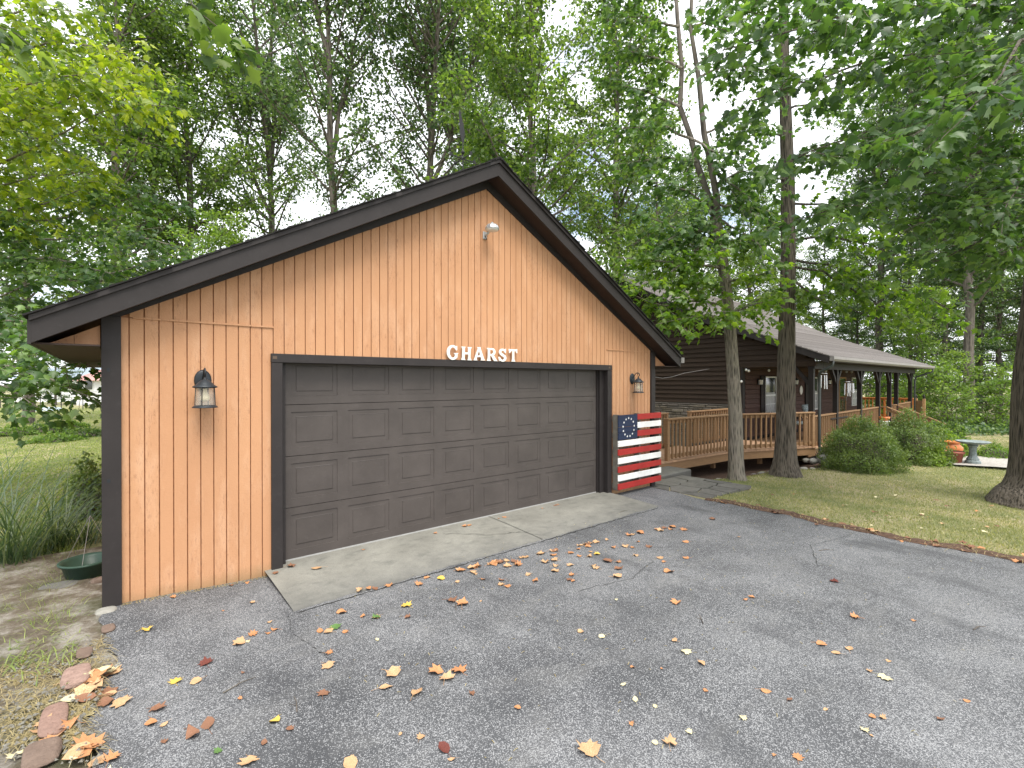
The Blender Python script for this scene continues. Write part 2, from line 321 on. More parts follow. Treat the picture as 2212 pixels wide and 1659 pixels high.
def dup(root, loc, rotz=0, scale=1, label=None, group=None):
    r = root.copy(); C.objects.link(r); r.location = loc; r.rotation_euler = (0, 0, rotz)
    r.scale = (scale,) * 3 if not hasattr(scale, '__len__') else scale
    if label: r['label'] = label
    if group: r['group'] = group
    def rec(src, dst):
        for ch in list(src.children):
            c = ch.copy(); C.objects.link(c); c.parent = dst; rec(ch, c)
    rec(root, r); return r
def npmesh(name, verts, faces, mat, smooth=False):                  # verts (n,3), faces (m,k)
    verts = np.asarray(verts, dtype=np.float32); faces = np.asarray(faces, dtype=np.int32); k = faces.shape[1]
    me = bpy.data.meshes.new(name); me.vertices.add(len(verts)); me.vertices.foreach_set('co', verts.ravel())
    me.loops.add(faces.size); me.loops.foreach_set('vertex_index', faces.ravel())
    me.polygons.add(len(faces)); me.polygons.foreach_set('loop_start', np.arange(0, faces.size, k, dtype=np.int32))
    me.materials.append(mat); me.update(calc_edges=True); me.validate(); return me

# leaf templates: (verts, triangles); the stalk is at the origin, the tip at +y
def leaf_template(kind):
    if kind == 'maple':
        out_ = [(0, 0), (.16, -.02), (.40, .10), (.30, .24), (.55, .42), (.30, .48), (.26, .66), (.12, .68), (0, 1.0), (-.12, .68), (-.26, .66), (-.30, .48), (-.55, .42), (-.30, .24), (-.40, .10), (-.16, -.02)]
        vs = [(0, .34, 0)] + [(x, y, -abs(x) * .28 - (y * y) * .16) for x, y in out_]; n = len(out_)
        return np.array(vs), np.array([(0, 1 + i, 1 + (i + 1) % n) for i in range(n)])
    if kind == 'maple_lo':
        out_ = [(0, 0), (.36, .10), (.30, .27), (.52, .44), (.2, .62), (0, 1.0), (-.2, .62), (-.52, .44), (-.30, .27), (-.36, .10)]
        vs = [(0, .36, 0.02)] + [(x, y, -abs(x) * .3 - y * y * .15) for x, y in out_]; n = len(out_)
        return np.array(vs), np.array([(0, 1 + i, 1 + (i + 1) % n) for i in range(n)])
    if kind == 'oval':
        vs = [(0, 0, 0), (.27, .35, -.08), (.22, .7, -.1), (0, 1, -.15), (-.22, .7, -.1), (-.27, .35, -.08), (0, .45, .0)]
        return np.array(vs), np.array([(6, 0, 1), (6, 1, 2), (6, 2, 3), (6, 3, 4), (6, 4, 5), (6, 5, 0)])
    vs = [(0, 0, 0), (.36, .45, -.08), (0, 1, -.05), (-.36, .5, -.06)]
    return np.array(vs), np.array([(0, 1, 2), (0, 2, 3)])
def leaves_mesh(name, pos, fwd, up, size, mat, kind='quad'):
    T, Fc = leaf_template(kind); pos = np.asarray(pos); fwd = np.asarray(fwd); up = np.asarray(up); size = np.asarray(size)
    fwd = fwd / (np.linalg.norm(fwd, axis=1, keepdims=True) + 1e-9); x = np.cross(fwd, up); x /= (np.linalg.norm(x, axis=1, keepdims=True) + 1e-9); zz = np.cross(x, fwd)
    V = pos[:, None, :] + size[:, None, None] * (T[None, :, 0, None] * x[:, None, :] + T[None, :, 1, None] * fwd[:, None, :] + T[None, :, 2, None] * zz[:, None, :])
    n, k = V.shape[0], V.shape[1]
    FF = (Fc[None] + (np.arange(n) * k)[:, None, None]).reshape(-1, 3)
    return npmesh(name, V.reshape(-1, 3), FF, mat)
class Fol:                                                          # foliage collector
    def __init__(s, seed): s.p = []; s.f = []; s.u = []; s.s = []; s.tw = MB(); s.r = random.Random(seed); s.np = np.random.default_rng(seed)
    def leaf(s, p, f, size, tilt=.45):
        r = s.r; s.p.append((p[0] + r.gauss(0, .035), p[1] + r.gauss(0, .035), p[2] + r.gauss(-.01, .04))); s.f.append((f[0] + r.gauss(0, .55), f[1] + r.gauss(0, .55), f[2] + r.uniform(-.8, .15)))
        s.u.append((r.gauss(0, tilt), r.gauss(0, tilt), 1)); s.s.append(size * r.uniform(.7, 1.25))
    def cluster(s, c, rad, n, size, flat=.5, tilt=.6):
        g = s.np.normal(0, 1, (n, 3)); g /= np.linalg.norm(g, axis=1, keepdims=True) + 1e-9; g *= (s.np.random((n, 1)) ** .5) * rad; g[:, 2] *= flat
        f = g + s.np.normal(0, .35 * rad, (n, 3)); f[:, 2] -= .35 * rad; u = s.np.normal(0, tilt, (n, 3)); u[:, 2] = 1
        s.p += [tuple(q) for q in (g + np.array(c))]; s.f += [tuple(q) for q in f]; s.u += [tuple(q) for q in u]; s.s += list(size * s.np.uniform(.65, 1.3, n))
    def spray(s, path, r0, r1, twig=.8, step=.24, leafstep=.085, size=.13, droop=.25, start=.12, width=1.0):
        path = [Vector(p) for p in path]; r = s.r; seg = [(path[i + 1] - path[i]).length for i in range(len(path) - 1)]; Lg = sum(seg)
        fine = []; k = max(6, int(Lg / .35))
        def at(t):
            d = t * Lg
            for i, q in enumerate(seg):
                if d <= q or i == len(seg) - 1: return path[i].lerp(path[i + 1], min(1, d / q)), (path[i + 1] - path[i]).normalized()
                d -= q
        for i in range(k + 1):
            p, d = at(i / k); fine.append(p + Vector((r.uniform(-.02, .02), r.uniform(-.02, .02), r.uniform(-.03, .03))) * (1 if 0 < i < k else 0))
        s.tw.tube(fine, [r0 + (r1 - r0) * i / k for i in range(k + 1)], 6)
        n = int(Lg / step); side = 1
        for i in range(n + 1):
            t = start + (1 - start) * (i + r.random() * .6) / (n + 1); t = min(t, 1); p, d = at(t); sd_ = d.cross(Vector((0, 0, 1)))
            if sd_.length < .05: sd_ = Vector((1, 0, 0))
            sd_.normalize(); side = -side
            dr = (d * r.uniform(.1, 1.0) + sd_ * side * r.uniform(.2, 1.1) * width + Vector((0, 0, r.uniform(-.5, .42)))).normalized()
            if i == n: dr = d
            ln = twig * (1 - .45 * t) * r.uniform(.6, 1.2); pts = []
            m = max(3, int(ln / leafstep)); q = p.copy(); dd = dr.copy()
            for j in range(m + 1):
                pts.append(q.copy()); q += dd * (ln / m); dd = (dd + Vector((r.gauss(0, .16), r.gauss(0, .16), r.gauss(-droop * .10, .08)))).normalized()
            s.tw.tube(pts[::2] + ([pts[-1]] if m % 2 else []), .0035, 3, False)
            for j in range(1, m + 1):
                ls = dd.cross(Vector((0, 0, 1)));
                if ls.length < .05: ls = Vector((1, 0, 0))
                ls.normalize()
                for sg in ((1, -1) if r.random() < .75 else (r.choice((1, -1)),)):
                    f = (dd * .6 + ls * sg * .9 + Vector((0, 0, -droop - .1)));  s.leaf(pts[j] + ls * sg * size * .15, f, size)
            s.leaf(pts[-1], dd + Vector((0, 0, -droop)), size)
    def mesh(s, name, mat, kind): return leaves_mesh(name, s.p, s.f, s.u, s.s, mat, kind)

def smooth(t): t = max(0, min(1, t)); return t * t * (3 - 2 * t)
def asph(x, y):
    return -0.06 + 0.055 * smooth((-x - .1) / 1.3) * smooth((y + 1.2) / 1.2) + .006 * math.sin(x * 1.3 + y * .7) * smooth((-y - 1) / 2)
def terr(x, y):
    z = -0.075
    if x > 6: z -= .29 * smooth((x - 6) / 5) + .19 * smooth((x - 12) / 12)
    if x < -1.3: z -= .05 * smooth((-1.3 - x) / 2)
    if y > 0: z -= .45 * smooth((y - 1) / 25) if x < 6 else .1 * smooth((y - 1) / 8)
    if 7 < x < 16: z -= .16 * smooth((y + .25 + .55 * (x > 12.5) * 0 + .7 * smooth((x - 11) / 2.5)) / .6) * smooth((x - 7.6) / .8) * smooth((16 - x) / 1)
    return z + .02 * math.sin(x * .9) * math.cos(y * .7 + 1) * smooth((abs(x - 2) - 5) / 4)

# ------------------------------------------------------------------ the ground
def grid(name, xs, ys, hf, mat, edge=None):
    vs = [(x, y, hf(x, y)) for y in ys for x in xs]; nx = len(xs)
    fs = [(j * nx + i, j * nx + i + 1, (j + 1) * nx + i + 1, (j + 1) * nx + i) for j in range(len(ys) - 1) for i in range(nx - 1)]
    return npmesh(name, vs, fs, mat)
def steps(pairs):
    o_ = []
    for a, b, st in pairs:
        x = a
        while x < b - 1e-6: o_.append(x); x += st
    o_.append(pairs[-1][1]); return o_
xs = steps([(-400, -60, 30), (-60, -12, 4), (-12, 30, .5), (30, 60, 5), (60, 500, 40)]); ys = steps([(-200, -20, 20), (-20, -8, 2), (-8, 24, .5), (24, 60, 4), (60, 500, 40)])
me = grid('lawn', xs, ys, terr, MAT['ground']); structure(obj('lawn', me))
rng = random.Random(5)
def left_edge(y): return -1.36 + .16 * y * .35 + .05 * math.sin(y * 5) + .03 * math.sin(y * 13 + 1) if y < 0 else -1.36
def right_edge(y): return 6.05 + .05 * math.sin(y * 2.3) + .03 * math.sin(y * 7) + .15 * smooth((y + 1.4) / 1.2)
ny = 150; nx = 60; vs = []; fs = []
for j in range(ny + 1):
    y = .02 - 14 * (j / ny) ** 1.3
    for i in range(nx + 1):
        x = left_edge(y) + (right_edge(y) - left_edge(y)) * i / nx; vs.append((x, y, asph(x, y)))
for j in range(ny):
    for i in range(nx): a = j * (nx + 1) + i; fs.append((a, a + nx + 1, a + nx + 2, a + 1))
structure(obj('driveway', npmesh('driveway', vs, fs, MAT['asphalt'])))
# concrete apron in two slabs with a worn joint and chipped front edge
for nm, xa, xb in (('concrete_apron', -.21, 2.62), ('concrete_apron', 2.632, 5.06)):
    n = 50; vs = []; fs = []
    for i in range(n + 1):
        x = xa + (xb - xa) * i / n; yf = -.96 + .012 * rng.uniform(-1, 1) + .012 * math.sin(x * 6)
        vs += [(x, .2, .0), (x, -.25, -.013), (x, yf + .02, -.048), (x, yf, -.07)]
    for i in range(n):
        for k in range(3): a = i * 4 + k; fs.append((a, a + 1, a + 5, a + 4))
    structure(obj(nm, npmesh(nm, vs, fs, MAT['concrete'])))
# cracks: thin dark crumbly lines lying in the paving
def crack(name, pts, w_, hf, seed=1):
    r = random.Random(seed); line = []
    for i in range(len(pts) - 1):
        a, b = Vector(pts[i]), Vector(pts[i + 1]); k = max(3, int((b - a).length / .05))
        for j in range(k): q = a.lerp(b, j / k); line.append((q.x + r.uniform(-.012, .012), q.y + r.uniform(-.012, .012)))
    vs = []; fs = []
    for i, (x, y) in enumerate(line):
        ww = w_ * r.uniform(.3, 1.4); vs += [(x, y - ww, hf(x, y) + .004), (x, y + ww, hf(x, y) + .004)]
        if i: a = 2 * i - 2; fs.append((a, a + 2, a + 3, a + 1))
    o = obj(name, npmesh(name, vs, fs, MAT['crack'])); structure(o)
apz = lambda x, y: -.013 - .035 * smooth((-y - .25) / .7) + .002
crack('pavement_crack', [(1.75, -.12), (2.2, -.5), (2.55, -.62), (2.75, -.93)], .004, apz, 2)
crack('pavement_crack', [(-.24, -.06), (-.26, -.95), (-.32, -1.35), (-.2, -1.9)], .006, asph, 3)
crack('pavement_crack', [(5.1, -.15), (5.3, -.6), (5.15, -1.0), (5.5, -1.3)], .005, asph, 4)
crack('pavement_crack', [(-.2, -1.0), (1.2, -1.0), (3, -.99), (5.05, -1.0)], .007, asph, 6)
# bare bed along the left of the driveway
vs = []; fs = []; n = 60
for j in range(n + 1):
    y = 1.9 - 5.6 * j / n
    for k in range(13):
        x = (left_edge(y) + .03) - 1.9 * (k / 12); x += .06 * math.sin(y * 4 + k) * (k > 0)
        h = asph(left_edge(y), min(y, 0)) + .015 + .04 * math.sin(x * 5 + y * 3) * math.cos(y * 4.3) * (k / 12) - (.03 if k == 0 else 0) + rng.uniform(-.008, .008); vs.append((x, y, h if k < 12 else terr(x, y) - .05))
for j in range(n):
    for k in range(12): a = j * 13 + k; fs.append((a, a + 1, a + 14, a + 13))
structure(obj('soil_bed', npmesh('soil_bed', vs, fs, MAT['dirt'])))
# strip of soil and mulch along the lawn edge
vs = []; fs = []; n = 90
for j in range(n + 1):
    y = -1.2 - 8 * j / n; x = right_edge(y)
    for dx, dz in ((-.06 + rng.uniform(-.03, .03), .003), (.0, .02 + rng.uniform(0, .02)), (.07, .022 + rng.uniform(0, .02)), (.13 + rng.uniform(-.03, .06), .008)): vs.append((x + dx, y, asph(x, y) + dz - (.012 if dx > .1 else 0)))
for j in range(n):
    for k in range(3): a = j * 4 + k; fs.append((a, a + 4, a + 5, a + 1))
structure(obj('mulch_strip', npmesh('mulch_strip', vs, fs, MAT['mulch'])))

# ------------------------------------------------------------------ the garage
XL, XR, XC, APEX, SL = -1.30, 6.25, 2.50, 4.47, .541
soff = lambda x: APEX - SL * abs(x - XC)
g = thing('garage', 'orange wood-sided two-car garage with dark brown trim and a low gable roof', 'garage', (XC, 3.5, 0))
def plank(x0, x1, z0, z1=None):
    top = [(x1, soff(x1) + .02), (x0, soff(x0) + .02)] if z1 is None else [(x1, z1), (x0, z1)]
    if z1 is None and x0 < XC < x1: top = [(x1, soff(x1) + .02), (XC, APEX + .02), (x0, soff(x0) + .02)]
    obj('siding_plank', MB().prism([(x0, z0), (x1, z0)] + top, 0, .020), MAT['siding'], g)
PW = .1016; k0 = 0; x = XL
edges = [XL]; xx = XL + .055
while xx < XR: edges.append(xx); xx += PW
edges.append(XR)
for i in range(len(edges) - 1):
    a, b = edges[i] + (.0046 if i else 0), edges[i + 1] - (.0046 if i < len(edges) - 2 else 0)
    if b - a < .01: continue
    if b < -.12: plank(a, b, -.07, 2.383); (plank(a, b, 2.389) if soff((a + b) / 2) > 2.46 else None)
    elif a > 5.09: plank(a, b, -.08, 2.383 if soff(b) > 2.45 else None); (plank(a, b, 2.389) if soff(b) > 2.45 else None)
    else: plank(a, b, 2.10)
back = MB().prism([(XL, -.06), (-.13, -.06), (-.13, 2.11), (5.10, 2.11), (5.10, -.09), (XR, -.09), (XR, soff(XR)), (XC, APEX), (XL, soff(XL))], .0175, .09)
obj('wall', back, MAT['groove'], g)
obj('seam_strip', MB().box(-1.22, -.125, -.012, -.001, 2.377, 2.393), MAT['siding'], g); obj('seam_strip', MB().box(5.0, 6.05, -.012, -.001, 2.377, 2.393), MAT['siding'], g)
# side and back walls
obj('side_wall', MB().box(XL - .02, XL + .08, .095, 7.2, -.1, 2.38), MAT['siding'], g); obj('side_wall', MB().box(XR - .08, XR + .02, .095, 7.2, -.1, 2.38), MAT['siding'], g)
obj('back_wall', MB().prism([(XL + .085, -.1), (XR - .085, -.1), (XR - .085, soff(XR)), (XC, APEX), (XL + .085, soff(XL))], 7.1, 7.18), MAT['siding'], g)
# corner boards
for a, b, z1, zb in ((-1.425, -1.298, 2.385, -.03), (6.245, 6.365, 2.385, -.09)):
    obj('corner_board', MB().box(a, b, -.035, .11, zb, z1), MAT['trim'], g, bevel=.003)
    for z_ in (1.02, 1.93): obj('knot_hole', MB().box(a + .035, a + .055, -.037, -.034, z_, z_ + .028), MAT['black'], g)
# door trim
obj('door_trim', MB().box(-.15, -.048, -.03, .10, -.055, 2.035), MAT['trim'], g, bevel=.003); obj('door_trim', MB().box(5.002, 5.11, -.03, .10, -.075, 2.035), MAT['trim'], g, bevel=.003)
obj('header_trim', MB().box(-.152, 5.112, -.033, .10, 2.037, 2.125), MAT['trim'], g, bevel=.003)
obj('jamb', MB().box(4.90, 4.999, .055, .2, -.03, 2.034), MAT['trim'], g); obj('jamb', MB().box(-.045, 0.0, .055, .2, -.03, 2.034), MAT['trim'], g)
obj('door_stop', MB().box(4.875, 4.90, .095, .115, -.01, 2.034), MAT['trim'], g); obj('head_jamb', MB().box(-.04, 4.995, .05, .2, 2.05, 2.20), MAT['black'], g)
for cx_ in (.02, 4.95): obj('corner_flash', MB().box(5.02 if cx_ > 1 else -.14, 5.06 if cx_ > 1 else -.10, -.0345, -.0335, 2.07, 2.10), MAT['screw'], g)
# sectional door: four sections, eight raised panels each
YD = .118
for r_ in range(4):
    z0 = r_ * .533 + .012; z1 = z0 + .527
    sec = obj('door_section', MB().box(0.0, 4.88, YD + .006, YD + .05, z0, z1).box(0, 4.88, YD, YD + .006, z0, z0 + .085).box(0, 4.88, YD, YD + .006, z1 - .075, z1), MAT['door'], g)
    fr = MB()
    for c_ in range(9):
        a = 0 if c_ == 0 else c_ * .61 - .06; b = 4.88 if c_ == 8 else (c_ * .61 + .06 if c_ else .07)
        if c_ == 8: a = 4.81
        obj('stile', MB().box(a, b, YD, YD + .006, z0 + .0851, z1 - .0751), MAT['door'], sec)
    for c_ in range(8):
        a = c_ * .61 + (.07 if c_ == 0 else .06); b = (c_ + 1) * .61 - (.07 if c_ == 7 else .06); c0, c1 = z0 + .086, z1 - .076
        m = MB(); q = [(0, .0005), (.008, .020), (.018, .022), (.050, .004), (.0505, .016), (.0555, .016), (.056, .002), (.060, .002)]
        ring = [[(a + d, YD + h, c0 + d), (b - d, YD + h, c0 + d), (b - d, YD + h, c1 - d), (a + d, YD + h, c1 - d)] for d, h in q]
        vs = [v for rr in ring for v in rr]; fs = []
        for i in range(len(q) - 1):
            for k in range(4): fs.append((i * 4 + k, i * 4 + (k + 1) % 4, (i + 1) * 4 + (k + 1) % 4, (i + 1) * 4 + k))
        fs.append(tuple((len(q) - 1) * 4 + k for k in range(4))); m.add(vs, fs)
        # a thin shadow line round the field, as pressed steel has
        obj('raised_panel', m, MAT['door'], sec)
obj('bottom_seal', MB().box(.0, 4.88, YD - .004, YD + .03, -.004, .012), MAT['seal'], g)
obj('garage_interior', MB().box(.05, 4.8, .3, .32, 0, 2.3), MAT['interior'], g)
# roof: fascia, drip strip, soffit, shingle courses
YF = -.27; OL, OR = -1.81, 6.81
wallsoff = soff
soff = lambda x: 4.508 - .5526 * abs(x - XC)
def rake(x0, x1, dz0, dz1, y0, y1): return [(x0, soff(x0) + dz0), (x1, soff(x1) + dz0), (x1, soff(x1) + dz1), (x0, soff(x0) + dz1)], y0, y1
for a, b in ((XL - .12, XC), (XC, XR + .11)):
    fb = lambda x: 4.415 - .533 * abs(x - XC)
    obj('frieze_board', MB().prism([(a, fb(a)), (b, fb(b)), (b, soff(b) + .019), (a, soff(a) + .019)], -.022, -.001), MAT['trim'], g)
for a, b in ((OL, XC), (XC, OR)):
    p, y0, y1 = rake(a, b, .0, .175, YF, YF + .04); obj('fascia_board', MB().prism(p, y0, y1), MAT['trim'], g, bevel=.002)
    p, y0, y1 = rake(a - (.01 if a == OL else 0), b + (.01 if b == OR else 0), .165, .205, YF - .022, YF + .03); obj('rake_trim', MB().prism(p, y0, y1), MAT['trim'], g)
    p, y0, y1 = rake(a, b, .02, .03, YF + .04, 7.4); obj('soffit', MB().prism(p, y0, y1), MAT['soffit'], g)
    p, y0, y1 = rake(a, b, .175, .204, YF + .03, 7.4); obj('roof_deck', MB().prism(p, y0, y1), MAT['soffit'], g)
sl_ = math.sqrt(1 + SL * SL)
for sgn in (-1, 1):
    n = int((XC - OL) * sl_ / .135)
    for i in range(n + 1):
        d0 = i * .135 / sl_; d1 = min(d0 + .19 / sl_, XC - OL + .05)
        xa = (OL - .04 + d0) if sgn < 0 else (OR + .04 - d0); xb = (OL - .04 + d1) if sgn < 0 else (OR + .04 - d1)
        if sgn < 0: xb = min(xb, XC)
        else: xb = max(xb, XC)
        jit = rng.uniform(-.02, .006); t0, t1 = .010 + rng.uniform(0, .008), .006
        za, zb = soff(xa) + .208, soff(xb) + .208
        m = MB().prism([(xa, za + .003), (xb, zb), (xb, zb + t1), (xa, za + t0 + .006)], YF - .032 + jit, 7.4)
        obj('shingle_course', m, MAT['darkshingle'], g)
obj('ridge_cap', MB().prism([(XC - .14, soff(XC - .14) + .222), (XC, 4.508 + .222), (XC + .14, soff(XC + .14) + .222), (XC + .14, soff(XC + .14) + .24), (XC, 4.508 + .242), (XC - .14, soff(XC - .14) + .24)], YF - .035, 7.4), MAT['darkshingle'], g)
# boxed eaves with the little orange return
for sgn, xa, xb in ((-1, OL, XL - .13), (1, XR + .12, OR)):
    zb = 2.135
    obj('eave_soffit', MB().box(xa, xb, YF + .045, 7.4, zb - .012, zb), MAT['soffit'], g)
    tip = xa if sgn < 0 else xb; wall = xb if sgn < 0 else xa
    q0 = tip - sgn * .06
    for u, v in ((0, .5), (.51, 1)):
        x0 = q0 + (wall - q0) * u; x1 = q0 + (wall - q0) * v
        obj('return_plank', MB().prism([(x0, zb + .001), (x1, zb + .001), (x1, max(zb + .002, soff(x1) - .03)), (x0, max(zb + .002, soff(x0) - .03))], -.004, .01), MAT['siding'], g)
    obj('eave_fascia', MB().box(min(tip, tip + sgn * .02), max(tip, tip + sgn * .02), YF + .002, 7.4, zb - .015, soff(tip) + .17), MAT['trim'], g)
gm = MB(); xg = OR + .022
gm.prism([(xg, 2.20), (xg + .07, 2.20), (xg + .10, 2.235), (xg + .105, 2.30), (xg + .095, 2.30), (xg + .085, 2.24), (xg, 2.215)], YF - .01, 7.4)
gm.box(xg, xg + .1, YF - .014, YF - .008, 2.2, 2.3); obj('gutter', gm, MAT['gutter'], g)
obj('foundation', MB().box(5.12, 6.36, -.02, .09, -.2, -.0805), MAT['concrete'], g)

# ------------------------------------------------------------------ name letters over the door
def curve_letter(ch, polys, x, z, s, y=-.037):
    cu = bpy.data.curves.new('t', 'CURVE'); cu.dimensions = '2D'; cu.fill_mode = 'BOTH'; cu.extrude = .007; cu.offset = .0016
    for pl in polys:
        sp = cu.splines.new('POLY'); sp.points.add(len(pl) - 1); sp.use_cyclic_u = True
        for i, (a, b) in enumerate(pl): sp.points[i].co = (a * s * 1.06, b * s, 0, 1)
    o = bpy.data.objects.new('t', cu); C.objects.link(o); bpy.context.view_layer.update()
    me = bpy.data.meshes.new_from_object(o.evaluated_get(bpy.context.evaluated_depsgraph_get())); bpy.data.objects.remove(o)
    me.materials.clear(); me.materials.append(MAT['letter'])
    o = bpy.data.objects.new('name_letter', me); C.objects.link(o); o.rotation_euler = (R(90), 0, 0); o.location = (x, y, z); return o
def serifI(x0, w_=.17, h=1.0, sf=.09, t=.09):      # one stem with flared serifs
    return [(x0 - sf, 0), (x0 + w_ + sf, 0), (x0 + w_ + sf * .8, t * .7), (x0 + w_, t * 1.6), (x0 + w_, h - t * 1.6), (x0 + w_ + sf * .8, h - t * .7), (x0 + w_ + sf, h), (x0 - sf, h), (x0 - sf * .8, h - t * .7), (x0, h - t * 1.6), (x0, t * 1.6), (x0 - sf * .8, t * .7)]
def arc(cx_, cy_, rx, ry, a0, a1, n=14): return [(cx_ + rx * math.cos(R(a0 + (a1 - a0) * i / n)), cy_ + ry * math.sin(R(a0 + (a1 - a0) * i / n))) for i in range(n + 1)]
LET = {}
LET['G'] = ([arc(.46, .5, .46, .52, 48, 320, 22) + [(.82, .24), (.82, .40), (.90, .46), (.55, .46), (.63, .40), (.64, .20)] + arc(.47, .5, .26, .38, 312, 62, 18)[:] + [(.74, .66), (.80, .68), (.80, .96), (.74, .88)]], 1.0)
LET['H'] = ([[(-.0, 0), (.36, 0), (.29, .10), (.28, .44), (.62, .44), (.61, .10), (.54, 0), (.9, 0), (.83, .10), (.80, .2), (.80, .8), (.83, .9), (.9, 1), (.54, 1), (.61, .9), (.62, .58), (.28, .58), (.29, .9), (.36, 1), (0, 1), (.07, .9), (.10, .8), (.10, .2), (.07, .1)]], 1.0)
LET['A'] = ([[(-.06, 0), (.26, 0), (.20, .08), (.24, .26), (.60, .26), (.64, .08), (.58, 0), (.96, 0), (.88, .10), (.56, .95), (.58, 1.02), (.30, 1.02), (.34, .92), (.02, .10)], [(.28, .38), (.42, .78), (.56, .38)]], 1.0)
LET['R'] = ([[(0, 0), (.36, 0), (.29, .10), (.28, .42), (.38, .42), (.62, .06), (.66, 0), (.98, 0), (.88, .10), (.62, .46)] + arc(.50, .72, .30, .28, -50, 90, 10) + [(0, 1), (.07, .9), (.10, .8), (.10, .2), (.07, .1)], [(.28, .54)] + arc(.46, .71, .16, .17, -80, 80, 8) + [(.28, .88)]], 1.0)
LET['S'] = ([[(.0, .0), (.07, .08)] + arc(.34, .28, .36, .30, 235, 400, 12) + [(.50, .54), (.26, .66)] + arc(.34, .75, .16, .13, 215, 40, 9) + [(.58, .70), (.64, .70), (.64, 1.02), (.58, .94)] + arc(.34, .74, .34, .28, 55, 235, 12) + [(.20, .47), (.42, .36)] + arc(.33, .25, .17, .14, 25, -150, 9) + [(.04, .34), (-.02, .34)]], .85)
LET['T'] = ([[(.24, 0), (.60, 0), (.53, .10), (.51, .2), (.51, .86), (.66, .86), (.76, .70), (.82, .70), (.82, 1.02), (.74, 1), (.10, 1), (.02, 1.02), (.02, .70), (.08, .70), (.18, .86), (.33, .86), (.33, .2), (.31, .1)]], .9)
xp = 1.86
nearby = {'G': 'first letter, left end of the row', 'H': 'between the G and the A', 'A': 'between the H and the R', 'R': 'between the A and the S', 'S': 'between the R and the T', 'T': 'last letter, right end of the row'}
for i, ch in enumerate('GHARST'):
    pl, adv = LET[ch]; s = .176 if ch == 'G' else .168
    o = curve_letter(ch, pl, xp, 2.127, s); tag(o, f'white serif wooden letter {ch} over the garage door, {nearby[ch]}', 'letter', 'white letters above the garage door')
    o.rotation_euler[1] = R((.0, 1, -1, 0, 1.5, -1)[i])
    xp += (.212, .205, .205, .205, .178, .2)[i]

# ------------------------------------------------------------------ lanterns
def lantern(loc, label):
    t = thing('wall_lantern', label, 'lantern', loc, 'black carriage lanterns beside the garage door'); x, y, z = loc
    bp = MB(); ring = []
    for dy, k in ((0, 1), (-.012, 1), (-.022, .8), (-.024, .3)):
        ring += [(x + .068 * k * math.cos(a * math.pi / 10), y + dy, z + .24 + .095 * k * math.sin(a * math.pi / 10)) for a in range(20)]
    fs = [(i * 20 + k, i * 20 + (k + 1) % 20, (i + 1) * 20 + (k + 1) % 20, (i + 1) * 20 + k) for i in range(3) for k in range(20)] + [tuple(range(60, 80))]
    bp.add(ring, fs); obj('backplate', bp, MAT['black'], t, True)
    c = Vector((x, y - .135, z))
    arm = [Vector((x, y - .01, z + .23)), Vector((x, y - .045, z + .285)), Vector((x, y - .085, z + .335)), Vector((x, y - .125, z + .345)), Vector((x, y - .155, z + .325)), Vector((x, y - .16, z + .30)), Vector((x, y - .143, z + .283)), Vector((x, y - .135, z + .262))]
    obj('gooseneck_arm', MB().tube(arm, .007, 8), MAT['black'], t, True)
    sc = [Vector((x, y - .125 - .022 * math.cos(a) * (1 - a / 9), z + .318 + .022 * math.sin(a) * (1 - a / 9))) for a in np.linspace(0, 6.5, 16)]
    obj('scroll', MB().tube(sc, .004, 6), MAT['black'], t, True)
    obj('roof_cap', MB().lathe([(.004, .275), (.012, .262), (.012, .25), (.024, .243), (.034, .238), (.066, .207), (.074, .196), (.097, .184), (.097, .175), (.074, .170), (.0, .170)], c, 24), MAT['black'], t, True)
    obj('glass', MB().lathe([(.072, .168), (.077, .02)], c, 24), MAT['glass'], t, True)
    obj('bulb', MB().lathe([(0.0, .05), (.022, .053), (.036, .072), (.037, .090), (.028, .112), (.016, .135), (.014, .165)], c, 16), MAT['bulb'], t, True)
    for k in range(4):
        a = R(45 + 90 * k + 20); dx, dy = math.cos(a), math.sin(a); obj('bar', MB().bar(c + Vector((dx * .074, dy * .074, .17)), c + Vector((dx * .080, dy * .080, .016)), .007, .007), MAT['black'], t)
    obj('base_ring', MB().lathe([(0, .016), (.076, .018), (.084, .014), (.098, .004), (.10, -.004), (.07, -.006), (.0, -.008)], c, 24), MAT['black'], t, True)
    return t
lantern((-.72, -.001, 1.62), 'large-looking black carriage lantern on the orange siding left of the garage door')
lantern((5.70, -.001, 1.66), 'black gooseneck carriage lantern on the narrow siding right of the garage door, above the flag')
# security light high in the gable
sx, sz = 2.47, 3.80
t = thing('security_light', 'round ribbed aluminium dusk-to-dawn light high in the orange gable', 'light', (sx, 0, sz))
obj('mounting_plate', MB().box(sx - .03, sx + .03, -.02, -.001, sz - .06, sz + .04), MAT['alu'], t, bevel=.004)
obj('arm', MB().tube([(sx, -.015, sz - .02), (sx, -.06, sz - .005), (sx, -.10, sz + .02)], .014, 8), MAT['alu'], t, True)
cc = (sx, -.17, sz + .035); dome = MB(); nn = 40; prof = [(0, .075), (.03, .073), (.06, .06), (.08, .04), (.09, .012), (.09, .0)]
for r0, z0 in prof:
    for k in range(nn):
        a = 2 * math.pi * k / nn; rr = r0 * (1 + (.035 if k % 4 < 2 else -.01) * (r0 > .05)); dome.v.append((cc[0] + rr * math.cos(a), cc[1] + rr * math.sin(a), cc[2] + z0))
dome.f = [(i * nn + k, i * nn + (k + 1) % nn, (i + 1) * nn + (k + 1) % nn, (i + 1) * nn + k) for i in range(len(prof) - 1) for k in range(nn)]
